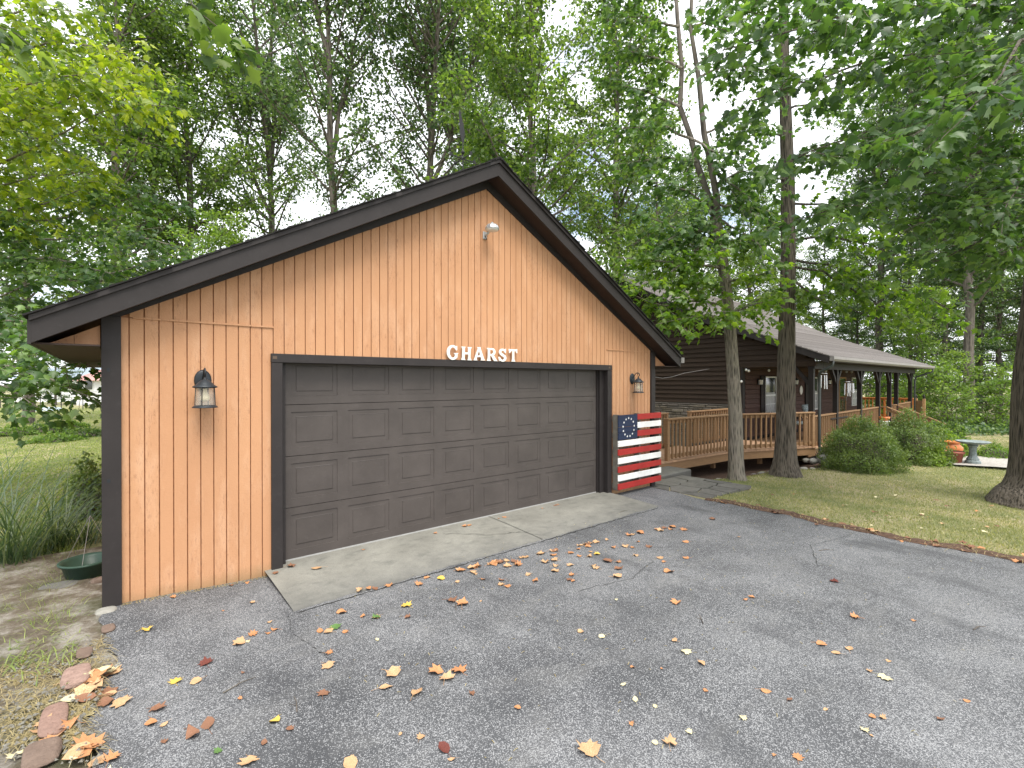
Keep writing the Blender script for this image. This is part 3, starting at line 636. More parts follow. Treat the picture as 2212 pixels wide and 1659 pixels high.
obj('ribbed_housing', dome, MAT['alu'], t); obj('lens', MB().lathe([(.085, .001), (.082, -.015), (.05, -.026), (0, -.03)], cc, 24), MAT['lens'], t, True)
obj('photocell', MB().lathe([(0, .09), (.016, .09), (.016, .07)], cc, 12), MAT['alu'], t)
obj('conduit', MB().tube([(sx, -.03, sz - .03), (sx + .01, -.04, sz - .07)], .006, 6), MAT['screw'], t)
# weathervane on the ridge
wx, wy, wz = 2.5, .55, 4.508 + .24
t = thing('weathervane', 'small black iron weathervane standing on the garage ridge', 'weathervane', (wx, wy, wz))
obj('rod', MB().tube([(wx, wy, wz - .02), (wx, wy, wz + .62)], .009, 6), MAT['weathered'], t)
obj('directional_arm', MB().bar((wx - .2, wy, wz + .27), (wx + .2, wy, wz + .27), .012, .012), MAT['weathered'], t); obj('directional_arm', MB().bar((wx, wy - .2, wz + .27), (wx, wy + .2, wz + .27), .012, .012), MAT['weathered'], t)
for dx, dy in ((-.2, 0), (.2, 0), (0, -.2), (0, .2)): obj('letter_plate', MB().box(wx + dx - .02, wx + dx + .02, wy + dy - .003, wy + dy + .003, wz + .25, wz + .30), MAT['weathered'], t)
obj('globe', MB().lathe([(0, .03), (.02, .02), (.03, 0), (.02, -.02), (0, -.03)], (wx, wy, wz + .36), 10), MAT['weathered'], t, True)
obj('arrow', MB().prism([(wx - .02, wz + .5), (wx + .02, wz + .5), (wx + .03, wz + .66), (wx - .05, wz + .95), (wx - .07, wz + .90), (wx - .05, wz + .62)], wy - .004, wy + .004), MAT['weathered'], t)

# ------------------------------------------------------------------ pallet flag
fx0, fx1, fy, fz = 5.125, 6.375, -.135, 1.29
t = thing('pallet_flag', 'red white and blue flag painted on a wooden pallet leaning beside the garage door', 'flag', (5.75, -.1, 0))
for x_ in (fx0 + .005, (fx0 + fx1) / 2 - .02, fx1 - .045): obj('pallet_runner', MB().box(x_, x_ + .04, fy + .001, -.03, .03, fz + .005), MAT['pallet'], t, bevel=.002)
for k in range(5): obj('back_slat', MB().box(fx0 + .01, fx1 - .01, -.029, -.014, .06 + k * .28, .15 + k * .28), MAT['pallet'], t)
for k in range(9):
    z1 = fz - k * .1435; z0 = z1 - .099; a = fx0 if k > 2 else 5.655
    o = obj('red_slat' if k % 2 == 0 else 'white_slat', MB().box(a, fx1 + rng.uniform(-.004, .004), fy - .018, fy, z0, z1), MAT['red'] if k % 2 == 0 else MAT['white'], t, bevel=.002)
for z0, z1 in ((fz - .200, fz - .002), (fz - .295, fz - .206), (fz - .418, fz - .301)): obj('navy_board', MB().box(fx0, 5.65, fy - .02, fy - .001, z0, z1), MAT['navy'], t, bevel=.002)
scx, scz = (fx0 + 5.65) / 2 + .01, fz - .215
for k in range(13):
    a = 2 * math.pi * k / 13 + math.pi / 2; c_ = (scx + .155 * math.cos(a), scz + .155 * math.sin(a)); pts = []
    for j in range(10): rr = .021 if j % 2 == 0 else .009; b = math.pi / 2 + j * math.pi / 5; pts.append((c_[0] + rr * math.cos(b), c_[1] + rr * math.sin(b)))
    obj('star', MB().prism(pts, fy - .0235, fy - .0205), MAT['white'], t)

# ------------------------------------------------------------------ the house
HX, HW, RX0, RX1 = 14.1, 1.94, 13.75, 27.0
h = thing('house', 'dark brown clapboard ranch house with a long grey shingle roof and covered porch', 'house', (20, 5, 0))
EY, EZ, BY, BZ, RY, RZ = -.58, 2.56, 3.0, 4.0, 7.0, 6.1
def rz(y):
    if y <= BY: return EZ + (BZ - EZ) * (y - EY) / (BY - EY)
    if y <= RY: return BZ + (RZ - BZ) * (y - BY) / (RY - BY)
    return RZ - (RZ - BZ) * (y - RY) / (RY - BY)
def yroof(z):                                        # front y where the roof underside is at height z
    z += .14
    if z <= BZ: return EY + (z - EZ) / (BZ - EZ) * (BY - EY)
    return BY + (z - BZ) / (RZ - BZ) * (RY - BY)
z = 1.13
while z < 5.85:                                      # gable clapboards
    y0 = HW if z < 2.33 else max(yroof(z + .155) , -.12); y1 = 14 - yroof(z + .155) if z > 2.9 else 12
    if y1 > y0 + .1: obj('clapboard', MB().prism([(HX - .052, z), (HX - .008, z + .158), (HX + .03, z + .158), (HX + .03, z)], y0, y1), MAT['clap'], h)
    z += .155
obj('gable_wall', MB().prism([(HW, .0), (12, .0), (12, 2.9), (RY, RZ - .2), (BY, BZ - .2), (.0, 2.62), (-.1, 2.4), (HW, 2.4)], HX + .032, HX + .2, 'x'), MAT['clap'], h)
# stone base, laid stone by stone
obj('mortar', MB().box(HX - .03, HX + .031, HW + .02, 9, -.4, 1.12), MAT['mortar'], h)
sr = random.Random(4); z = .0
while z < 1.08:
    hh = sr.choice((.075, .10, .13, .15)); hh = min(hh, 1.115 - z); y = HW + .03 + sr.uniform(0, .08)
    while y < 6.2:
        ln = sr.uniform(.16, .46); dz = 0
        j = [sr.uniform(0, .012) for _ in range(6)]; dep = sr.uniform(.03, .06)
        if hh > .12 and sr.random() < .35:
            for q in range(2): obj('stone', MB().box(HX - .03 - dep, HX - .029, y + j[0], y + ln - .016, z + q * hh / 2 + .005, z + (q + 1) * hh / 2 - .006), MAT['stone'], h, bevel=.009)
        else: obj('stone', MB().box(HX - .03 - dep, HX - .029, y + j[0], y + ln - .014 - j[1], z + j[2], z + hh - .012 - j[3]), MAT['stone'], h, bevel=.012)
        y += ln
    z += hh
# gable beam over the porch end, rake boards
obj('porch_beam', MB().box(HX - .05, HX + .12, -.16, HW, 2.30, 2.44), MAT['clap'], h)
m = MB().prism([(EY, rz(EY) - .20), (EY, rz(EY) - .02), (BY, rz(BY) - .02), (RY, RZ - .02), (RY, RZ - .22), (BY, rz(BY) - .22)], RX0 - .02, RX0 + .02, 'x'); obj('rake_board', m, MAT['trim'], h)
m = MB().prism([(RY, RZ - .22), (RY, RZ - .02), (14.5, rz(14.5) - .02), (14.5, rz(14.5) - .22)], RX0 - .02, RX0 + .02, 'x'); obj('rake_board', m, MAT['trim'], h)
m = MB().prism([(EY + .02, rz(EY) - .10), (EY + .02, rz(EY) - .02), (BY, BZ - .02), (RY, RZ - .02), (14.5, rz(14.5) - .02), (14.5, rz(14.5) - .1), (RY, RZ - .1), (BY, BZ - .1)], RX0 + .021, RX1, 'x'); obj('roof_deck', m, MAT['soffit'], h)
d = 0; sr = random.Random(8); Ls = [((EY, EZ), (BY, BZ)), ((BY, BZ), (RY, RZ))]
for a, b in Ls:
    ln = math.hypot(b[0] - a[0], b[1] - a[1]); n = int(ln / .14); ux, uz = (b[0] - a[0]) / ln, (b[1] - a[1]) / ln
    for i in range(n):
        p0 = (a[0] + ux * ln * i / n - ux * .01, a[1] + uz * ln * i / n); p1 = (a[0] + ux * (ln * (i + 1) / n + .02), a[1] + uz * (ln * (i + 1) / n + .02)); t0 = .022 + sr.uniform(0, .006)
        obj('shingle_course', MB().prism([(p0[0], p0[1] - .012), (p1[0], p1[1] - .012), (p1[0], p1[1] + .002), (p0[0] - uz * 0, p0[1] + t0)], RX0 - .03 + sr.uniform(-.012, .012), RX1 + sr.uniform(-.01, .01), 'x'), MAT['shingle'], h)
obj('roof_slope', MB().prism([(RY, RZ), (14.5, rz(14.5)), (14.5, rz(14.5) - .02), (RY, RZ - .02)], RX0, RX1, 'x'), MAT['shingle'], h)
obj('ridge_cap', MB().prism([(RY - .15, RZ - .07), (RY, RZ + .02), (RY + .15, RZ - .07), (RY + .15, RZ - .05), (RY, RZ + .04), (RY - .15, RZ - .05)], RX0, RX1, 'x'), MAT['shingle'], h)
obj('roof_vent', MB().box(24.6, 24.9, 6.2, 6.5, 5.6, 6.0), MAT['gutter'], h)
# gutter and eave beam
gm = MB().prism([(EY - .02, 2.42), (EY - .09, 2.42), (EY - .125, 2.47), (EY - .13, 2.545), (EY - .12, 2.545), (EY - .11, 2.47), (EY - .02, 2.45)], RX0, RX1 - .02, 'x'); gm.box(RX0 - .003, RX0, EY - .13, EY - .02, 2.42, 2.545)
obj('gutter', gm, MAT['gutter'], h); obj('eave_fascia', MB().box(RX0, RX1 - .02, EY - .019, EY + .015, 2.40, 2.56), MAT['trim'], h)
obj('porch_beam', MB().box(HX, 26.4, -.12, .06, 2.22, 2.42), MAT['post'], h)
obj('porch_ceiling', MB().box(HX + .04, 26.6, EY + .03, HW, 2.425, 2.44), MAT['soffit'], h)
# porch front wall, plank by plank
z = .06
while z < 2.42:
    obj('wall_plank', MB().prism([(HW - .028, z), (HW - .008, z + .14), (HW + .02, z + .152), (HW + .02, z)], HX + .205, 26.05, 'x'), MAT['redlog'], h); z += .155
obj('front_wall', MB().box(HX + .201, 26.04, HW + .021, HW + .2, -.3, 2.6), MAT['redlog'], h); obj('end_wall', MB().box(25.9, 26.04, HW + .21, 12, -.3, 2.9), MAT['clap'], h)
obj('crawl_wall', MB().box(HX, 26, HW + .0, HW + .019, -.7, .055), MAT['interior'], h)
obj('corner_post', MB().box(HX - .04, HX + .10, HW - .05, HW + .02, .06, 2.30), MAT['post'], h)
def xw(px, y=HW - .03):                               # x on the plane y seen at px
    s = (px - 1106) / F; return CAM.x + (y - CAM.y) / (FW.y + RT.y * s) * (FW.x + RT.x * s)
def window(xa, xb, z0, z1, shut=True):
    f = MB(); y = HW - .035; w_ = .045
    f.box(xa, xa + w_, y - .02, y + .03, z0, z1).box(xb - w_, xb, y - .02, y + .03, z0, z1).box(xa + w_, xb - w_, y - .02, y + .03, z1 - w_, z1).box(xa + w_, xb - w_, y - .03, y + .03, z0, z0 + w_)
    zm = (z0 + z1) / 2; f.box(xa + w_, xb - w_, y - .022, y + .03, zm - .025, zm + .025)
    wi = obj('window', f, MAT['whitewin'], h)
    for a, b in ((z0 + w_, zm - .025), (zm + .025, z1 - w_)): obj('pane', MB().box(xa + w_, xb - w_, y + .004, y + .008, a, b), MAT['pane'], wi)
    mu = MB(); xm = (xa + xb) / 2; mu.box(xm - .008, xm + .008, y - .006, y + .003, z0 + w_, zm - .025)
    zq = (z0 + w_ + zm) / 2; mu.box(xa + w_, xm - .008, y - .006, y + .003, zq - .008, zq + .008).box(xm + .008, xb - w_, y - .006, y + .003, zq - .008, zq + .008)
    obj('muntin', mu, MAT['whitewin'], wi)
    obj('curtain', MB().box(xa + .12, xb - .10, y + .0005, y + .003, z0 + .06, zm + .1), MAT['curtain'], wi)
    if shut:
        for a, b in ((xa - .34, xa - .01), (xb + .01, xb + .34)):
            sh = MB().box(a, a + .04, y - .03, y + .01, z0 - .02, z1 + .02).box(b - .04, b, y - .03, y + .01, z0 - .02, z1 + .02)
            q = z0
            while q < z1: sh.box(a + .04, b - .04, y - .024, y + .005, q, q + .035); q += .05
            obj('shutter', sh, MAT['post'], wi)
window(xw(1652), xw(1676), .74, 2.03); window(xw(1746), xw(1766), .74, 2.03); window(xw(1840), xw(1852), .74, 2.04, False)
dx0, dx1 = xw(1811), xw(1826); dm = MB().box(dx0, dx0 + .07, HW - .07, HW - .03, .07, 2.06).box(dx1 - .07, dx1, HW - .07, HW - .03, .07, 2.06).box(dx0 + .07, dx1 - .07, HW - .07, HW - .03, 1.99, 2.06).box(dx0 + .07, dx1 - .07, HW - .07, HW - .03, .07, .3)
do = obj('storm_door', dm, MAT['tan'], h); obj('pane', MB().box(dx0 + .07, dx1 - .07, HW - .05, HW - .045, .3, 1.99), MAT['pane'], do); obj('handle', MB().bar((dx1 - .05, HW - .09, 1.0), (dx1 - .05, HW - .09, 1.15), .02, .02), MAT['alu'], do)
# posts with knee braces
posts = [(HX - .02, -.05, .13)] + [(xw(p, .0), 0, .13) for p in (1805, 1857, 1896.5, 1921, 1936, 1966)]
for i, (x, y, w_) in enumerate(posts):
    po = obj('porch_post', MB().box(x - w_ / 2, x + w_ / 2, y - w_ / 2, y + w_ / 2, -.05, 2.22), MAT['post'], h)
    if i:
        for s_ in (-1, 1):
            if i in (4,) and s_ > 0 or i == 5 and s_ < 0: continue
            obj('knee_brace', MB().bar((x + s_ * .04, y, 1.80), (x + s_ * .42, y, 2.24), .09, .09), MAT['post'], po)
    else: obj('knee_brace', MB().bar((x, y + .05, 1.78), (x, y + .46, 2.3), .09, .09), MAT['post'], po)
# downspouts
dn = [Vector((RX0 + .1, EY - .07, 2.42)), Vector((RX0 + .1, EY - .06, 2.30)), Vector((RX0 + .02, EY + .2, 2.12)), Vector((HX - .16, -.28, 2.0)), Vector((HX - .18, -.30, 1.8)), Vector((HX - .18, -.30, .1)), Vector((HX - .18, -.32, -.1)), Vector((HX - .26, -.48, -.22)), Vector((HX - .34, -.42, -.30)), Vector((HX - .8, -.2, -.32))]
obj('downspout', MB().tube(dn, .038, 10), MAT['pipe'], h, True)
dn = [Vector((RX1 - .15, EY - .07, 2.42)), Vector((RX1 - .16, EY - .05, 2.3)), Vector((xw(1972, 0), -.1, 2.05)), Vector((xw(1971, 0), -.08, 1.9)), Vector((xw(1971, 0), -.08, -.3))]
obj('downspout', MB().tube(dn, .035, 8), MAT['pipe'], h, True)
# string lights
sr = random.Random(3); k = 0; lt = thing('string_lights', 'string of white globe bulbs hung along the porch beam', 'string lights', (20, 0, 2.2)); wire = []
for px_, py_ in ((1612, 799), (1617.5, 801), (1661, 800), (1601.5, 824), (1752.5, 799), (1770, 801.5), (1784, 801), (1799.5, 802), (1813, 800), (1828, 803), (1839, 803.5), (1853, 803.5), (1866, 804.5), (1898, 804.5), (1923.5, 805), (1932, 805.5), (1963, 806)):
    Z = 15.2 if px_ < 1700 else (14.5 + (px_ - 1752) * .032); p = P(px_, py_, Z); wire.append(p + Vector((0, 0, .06)))
    b = obj('bulb', MB().lathe([(0, -.045), (.022, -.04), (.036, -.02), (.038, 0), (.028, .025), (.014, .035)], p, 10), MAT['bulb'] if False else MAT['whitewin'], lt, True)
    obj('socket', MB().lathe([(.014, .035), (.014, .07), (0, .07)], p, 8), MAT['black'], lt)
wire = [q for i, q in enumerate(wire) if i != 3]
obj('wire', MB().tube(wire, .006, 4), MAT['black'], lt)
# porch lanterns, plaque, wind chimes
for px_, py_, lab in ((1642, 822, 'small brass lantern on the porch wall left of the first window'), (1719, 823, 'small brass lantern on the porch wall just right of the thick dark tree'), (1791, 824, 'small brass lantern on the porch wall behind the wind chimes')):
    x = xw(px_, HW - .1); q = thing('porch_lantern', lab, 'lantern', (x, HW - .03, 1.85), 'lanterns on the porch wall'); c_ = (x, HW - .12, 1.74)
    obj('backplate', MB().box(x - .04, x + .04, HW - .045, HW - .03, 1.75, 1.95), MAT['black'], q); obj('lantern_roof', MB().lathe([(0, .26), (.02, .24), (.09, .18), (.09, .17), (0, .17)], c_, 6), MAT['black'], q)
    obj('glass', MB().lathe([(.07, .17), (.055, .02)], c_, 6), MAT['lens'], q); obj('base', MB().lathe([(.065, .02), (.03, 0), (0, -.03)], c_, 6), MAT['black'], q)
px_ = xw(1730.5, HW - .04); m = MB(); m.v = [(px_ + .13 * math.cos(a), HW - .05, 1.53 + .17 * math.sin(a)) for a in np.linspace(0, 2 * math.pi, 24, False)] + [(px_ + .13 * math.cos(a), HW - .031, 1.53 + .17 * math.sin(a)) for a in np.linspace(0, 2 * math.pi, 24, False)]
m.f = [tuple(range(24))[::-1]] + [(i, (i + 1) % 24, (i + 1) % 24 + 24, i + 24) for i in range(24)]; tag(obj('oval_plaque', m, MAT['letter']), 'cream oval plaque on the porch wall beside the corner post', 'plaque')
def chime(px_, Z, y0, y1, n, lab):
    p = P(px_, y0, Z); q = thing('wind_chime', lab, 'wind chime', p, 'wind chimes hanging on the porch'); ln = (y1 - y0) / F * Z
    obj('top_disc', MB().lathe([(0, .0), (.09, 0), (.09, -.02), (0, -.02)], p, 14), MAT['black'] if n > 5 else MAT['chime'], q); obj('cord', MB().tube([p, p + Vector((0, 0, .35))], .004, 4), MAT['black'], q)
    for k in range(n):
        a = 2 * math.pi * k / n; d_ = Vector((.07 * math.cos(a), .07 * math.sin(a), 0)); kk = 1.0 - .07 * (k % 4)
        obj('tube', MB().tube([p + d_ + Vector((0, 0, -.06)), p + d_ * 1.15 + Vector((0, 0, -ln * kk))], .016, 8), MAT['chime'], q)
    obj('clapper', MB().lathe([(0, 0), (.035, 0), (.035, -.015), (0, -.015)], p + Vector((0, 0, -ln * .6)), 10), MAT['terra2'], q)
chime(1779, 14.2, 806, 840, 5, 'long silver wind chime hanging beside the corner downspout')
chime(1829.5, 16.2, 824, 856, 5, 'dark-topped silver wind chime, left of the close pair by the storm door'); chime(1838.5, 16.6, 824, 849, 6, 'dark-topped silver wind chime, right of the close pair by the storm door')

# ------------------------------------------------------------------ deck, ramp and railings
DZ = .06
A0, A1, A2 = Vector((8.0, .93, DZ)), Vector((10.87, .74, DZ)), Vector((13.62, -.30, DZ)); A3 = Vector((xw(1921, -.25), -.25, DZ))
deck = thing('porch_deck', 'stained brown deck and ramp wrapping the front of the house', 'deck', (12, 1, 0))
def edge_run(a, b, yb):
    n = max(1, int((b - a).length / .14)); d_ = (b - a) / n; u = d_.normalized()
    for i in range(n):
        p = a + d_ * i; q = a + d_ * (i + 1) - u * .006; r_ = sr.uniform(0, .012); off = Vector((u.y, -u.x, 0)) * (.02 + r_)
        m = MB(); vs = [p + off, q + off, Vector((q.x, yb, q.z)), Vector((p.x, yb, p.z))]; m.add([v + Vector((0, 0, -.035)) for v in vs] + vs, [(3, 2, 1, 0), (4, 5, 6, 7), (0, 1, 5, 4), (1, 2, 6, 5), (2, 3, 7, 6), (3, 0, 4, 7)])
        obj('deck_board', m, MAT['deckfloor'], deck)
    nr = Vector((u.y, -u.x, 0)); obj('rim_board', MB().bar(a + nr * -.02 + Vector((0, 0, -.13)), b + nr * -.02 + Vector((0, 0, -.13)), .04, .19), MAT['deck'], deck)
edge_run(A0, A1, 2.2); edge_run(A1, A2, 1.9); edge_run(Vector((A2.x + .01, -.12, DZ - .1)), Vector((A3.x, -.12, DZ - .1)), 1.9)
obj('rim_board', MB().bar(A0 + Vector((-.02, 0, -.13)), Vector((7.98, 2.2, DZ - .13)), .04, .19), MAT['deck'], deck)
for x_, y_ in ((8.6, 1.3), (10.7, 1.1), (12.3, .6), (13.4, .2)): obj('support_post', MB().box(x_, x_ + .1, y_, y_ + .1, -.4, DZ - .04), MAT['deck'], deck)
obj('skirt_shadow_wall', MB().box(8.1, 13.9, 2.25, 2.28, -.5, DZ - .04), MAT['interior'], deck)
la = MB()
for i in range(40):
    x_ = 14.0 + i * .13; la.bar((x_, -.16, -.45), (x_ + .35, -.16, -.12), .012, .02); la.bar((x_ + .35, -.15, -.45), (x_, -.15, -.12), .012, .02)
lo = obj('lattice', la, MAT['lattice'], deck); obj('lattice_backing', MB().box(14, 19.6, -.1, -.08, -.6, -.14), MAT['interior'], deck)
def railing(pts, label, top=.94, wood='deck', post_every=2.2, bal=.14, foot=None, end_post=True, group='stained wooden deck railings'):
    t_ = thing('deck_railing', label, 'railing', pts[0], group); foot = foot if foot is not None else .10
    for si in range(len(pts) - 1):
        a, b = pts[si], pts[si + 1]; L_ = (b - a).length; u = (b - a).normalized(); hz = Vector((u.x, u.y, 0)).normalized()
        n = max(1, round(L_ / post_every))
        for k in range(n + 1):
            if k == 0 and si: continue
            p = a.lerp(b, k / n); obj('post', MB().bar(p + Vector((0, 0, -.05)), p + Vector((0, 0, top - .02)), .09, .09, up=Vector((hz.x, hz.y, 0))), MAT[wood], t_, bevel=.004)
        U = Vector((0, 0, 1)); obj('handrail', MB().bar(a + U * (top) - u * .05, b + U * (top) + u * .03, .14, .035), MAT[wood], t_, bevel=.004)
        obj('upper_rail', MB().bar(a + U * (top - .06), b + U * (top - .06), .035, .08), MAT[wood], t_); obj('lower_rail', MB().bar(a + U * foot, b + U * foot, .035, .08), MAT[wood], t_)
        nb = int(L_ / bal); nr = Vector((u.y, -u.x, 0)) * .035
        for k in range(1, nb):
            p = a + u * (L_ * k / nb) + nr; obj('baluster', MB().bar(p + U * (foot - .06), p + U * (top - .03), .036, .036, up=Vector((hz.x, hz.y, 0))), MAT[wood], t_)
    return t_
q = Vector((0, 0, 0))
railing([Vector((8.31, .95, DZ)), A1 + Vector((-.03, .04, 0))], 'brown ramp railing between the garage and the pale slender tree', post_every=3)
railing([A1 + Vector((.0, .04, 0)), A2 + Vector((-.04, .06, 0))], 'brown deck railing running from the slender tree behind the thick tree to the downspout', post_every=3, bal=.165)
y3 = .02; zr = -.17 + DZ
railing([Vector((A2.x + .2, y3, zr)), Vector((xw(1805, y3), y3, zr + .02)), Vector((xw(1857, y3), y3, zr + .04)), Vector((xw(1897, y3), y3, zr + .06))], 'long brown porch railing above the round green bushes', post_every=9, bal=.165, foot=.13)
railing([Vector((8.4, 2.15, DZ)), Vector((10.15, 2.15, DZ))], 'short back railing of the ramp just right of the flag', post_every=3)
railing([Vector((11.25, 2.1, DZ)), Vector((13.95, 2.1, DZ))], 'back railing of the ramp in front of the stone foundation', post_every=3)
railing([Vector((xw(1925, y3), y3, zr + .06)), Vector((xw(1965, y3), y3, zr + .12))], 'short brown railing between the stairs and the last porch post', post_every=9, foot=.13)
# stairs with sloping handrails
sx0, sx1 = xw(1899, 0), xw(1924, 0); st = thing('porch_stairs', 'wooden porch stairs going down behind the bushes with two sloping handrails', 'stairs', (sx0, -.6, 0))
for i in range(4): obj('tread', MB().box(sx0, sx1, -.15 - .28 * (i + 1), -.15 - .28 * i + .02, -.12 - .15 * i - .04, -.12 - .15 * i), MAT['deckfloor'], st)
for x_ in (sx0, sx1):
    obj('stringer', MB().bar((x_, -.1, -.2), (x_, -1.35, -.78), .04, .22), MAT['deck'], st); obj('handrail', MB().bar((x_, .0, .90), (x_, -.25, .90), .12, .04), MAT['deck'], st); obj('handrail', MB().bar((x_, -.23, .90), (x_, -1.75, .22), .12, .04), MAT['deck'], st)
    obj('rail', MB().bar((x_, -.23, .80), (x_, -1.7, .14), .04, .08), MAT['deck'], st)
    for y_, z_ in ((0, .88), (-1.68, .25)): obj('post', MB().box(x_ - .045, x_ + .045, y_ - .045, y_ + .045, -.8, z_), MAT['deck'], st)
    for i in range(9): yy = -.28 - i * .15; obj('baluster', MB().box(x_ - .018, x_ + .018, yy - .018, yy + .018, .83 + (yy + .23) * .447 - .72, .83 + (yy + .23) * .447), MAT['deck'], st)
# far orange railing and gate screen
railing([Vector((28.2, 2.5, .1)), Vector((28.2, .3, .1))], 'bright orange cedar railing beyond the end of the porch', wood='orange', top=.95, post_every=1.1, bal=.15)
sc_ = thing('cedar_screen', 'tan cedar board screen with dark finials at the far end of the deck', 'screen', (27.6, -.4, 0)); a, b = P(1979, 905, 22.6), P(1996, 905, 22.0)
for k in range(5): p0 = a.lerp(b, k / 5); p1 = a.lerp(b, (k + .94) / 5); obj('board', MB().bar(Vector((*((p0 + p1) / 2).xy, .0)), Vector((*((p0 + p1) / 2).xy, .98)), .03, (p1 - p0).length, up=(p1 - p0).normalized()), MAT['tan'], sc_)
for p0 in (a, b): obj('post', MB().box(p0.x - .05, p0.x + .05, p0.y - .05, p0.y + .05, -.6, 1.08), MAT['tan'], sc_); obj('finial', MB().lathe([(0, .2), (.03, .16), (.05, .1), (.03, .04), (.05, 0)], (p0.x, p0.y, 1.08), 10), MAT['post'], sc_)
pgl = P(1911, 915, 17.2); tag(obj('white_pedestal', MB().lathe([(.0, .0), (.13, .0), (.13, .55), (.15, .6), (.16, .66), (.10, .66)], (pgl.x, pgl.y, -.4 + .2), 16), MAT['whitewin'], None, True), 'white flower pot pedestal seen through the stair opening', 'planter')
tag(obj('terracotta_bowl', MB().lathe([(.08, .0), (.15, .06), (.17, .15), (.14, .15)], (pgl.x, pgl.y, .462), 16), MAT['terra'], None, True), 'orange bowl resting on the white pedestal by the stairs', 'pot')
# porch chairs with patterned cushions
for px_, z_, lab in ((1715, 15.6, 'porch chair with patterned grey cushion behind the thick dark tree'), (1768, 16.0, 'porch chair with patterned cushion behind the downspout')):
    p = P(px_, 900, z_); c_ = thing('porch_chair', lab, 'chair', (p.x, p.y, DZ)); x, y = p.x, p.y
    obj('cushion', MB().box(x - .26, x + .26, y - .25, y + .25, DZ + .42, DZ + .52), MAT['fabric'], c_, bevel=.03); bk = obj('backrest', MB().bar((x, y + .24, DZ + .5), (x, y + .40, DZ + 1.02), .5, .10, up=Vector((0, 1, 0))), MAT['fabric'], c_, bevel=.03)
    for sx_ in (-1, 1):
        for sy_ in (-1, 1): obj('leg', MB().box(x + sx_ * .25 - .02, x + sx_ * .25 + .02, y + sy_ * .23 - .02, y + sy_ * .23 + .02, DZ, DZ + .42), MAT['post'], c_)
        obj('armrest', MB().box(x + sx_ * .29 - .03, x + sx_ * .29 + .03, y - .26, y + .26, DZ + .62, DZ + .65), MAT['post'], c_)
pt = P(1775, 905, 15.2); tb = thing('porch_table', 'low dark table on the porch behind the long railing', 'table', (pt.x, pt.y, DZ)); obj('table_top', MB().box(pt.x - .1, pt.x + 1.5, pt.y - .3, pt.y + .3, .68, .72), MAT['post'], tb)
for dx in (.0, 1.4): obj('leg', MB().box(pt.x + dx, pt.x + dx + .05, pt.y - .25, pt.y + .25, DZ - .1, .68), MAT['post'], tb)
# cable sagging from garage to house
cab = [Vector((6.38, .3, 1.98)), Vector((8.5, 1.2, 1.93)), Vector((10.5, 2.2, 1.98)), Vector((12.5, 3.0, 2.12)), Vector((14.05, 3.0, 2.28))]
tag(obj('cable', MB().tube(cab, .006, 5), MAT['gutter']), 'thin pale cable sagging between the garage and the house wall', 'cable')

# ------------------------------------------------------------------ stones, step, paving
def rock(name, c, rx, ry, rz_, seed, mat, flat=False):
    r = random.Random(seed); m = MB(); n = 10; rows = 6; jit = [[r.uniform(.86, 1.12) for _ in range(n)] for _ in range(rows)]
    for i in range(rows):
        th = math.pi * (i + .5) / rows
        for k in range(n):
            a = 2 * math.pi * k / n; q = jit[i][k]; e = .6 if flat else .85
            m.v.append((c[0] + rx * q * math.copysign(abs(math.cos(a)) ** e, math.cos(a)) * math.sin(th) ** (.35 if flat else .7), c[1] + ry * q * math.copysign(abs(math.sin(a)) ** e, math.sin(a)) * math.sin(th) ** (.35 if flat else .7), c[2] + rz_ * math.cos(th) * (1 if flat else q)))
    m.f = [(i * n + k, i * n + (k + 1) % n, (i + 1) * n + (k + 1) % n, (i + 1) * n + k)[::-1] for i in range(rows - 1) for k in range(n)] + [tuple(range(n)), tuple(range((rows - 1) * n, rows * n))[::-1]]
    o = obj(name, m, mat, None, True)
    sb = o.modifiers.new('s', 'SUBSURF'); sb.levels = 1; sb.render_levels = 1; return o
def gp(px_, py_, z_=-.06): v = G(px_, py_, z_); return (v.x, v.y, z_)
for i, (px_, py_, rx, ry, rzz, mt, lab) in enumerate([
    (162, 1466, .08, .15, .026, 'pink', 'rounded pink granite stone on the left edge of the driveway, farther of the two'),
    (112, 1560, .065, .19, .016, 'pink', 'flat pink granite stone in the bottom left corner beside the driveway'),
    (228, 1326, .075, .07, .03, 'rock', 'flat grey stone at the foot of the garage corner'), (232, 1362, .045, .08, .014, 'reddish', 'small reddish stone just below the flat grey corner stone'),
    (85, 1635, .08, .12, .02, 'reddish', 'reddish rock at the very bottom left of the picture'), (180, 1415, .05, .09, .010, 'reddish', 'low mossy reddish stone above the pink granite stones'),
    (118, 1276, .20, .12, .04, 'slate', 'long flat grey stone in front of the green pot'), (45, 1295, .26, .13, .035, 'slate', 'flat slate stone at the left edge below the tall grass'), (140, 1300, .18, .10, .03, 'reddish', 'flat reddish stone between the bed and the pot'), (212, 1264, .07, .05, .06, 'reddish', 'reddish brick-like stone wedged between pot and garage corner')]):
    v = gp(px_, py_, -.03); tag(rock('edging_stone', (v[0], v[1], v[2] + .012), rx, ry, rzz, 20 + i, MAT[mt], True), lab, 'stone', 'stones edging the left bed')
o = obj('stone_step', MB().box(7.0, 8.3, .35, 1.15, -.25, -.045), MAT['concrete'], bevel=.02); tag(o, 'low concrete step at the start of the wooden ramp', 'step')
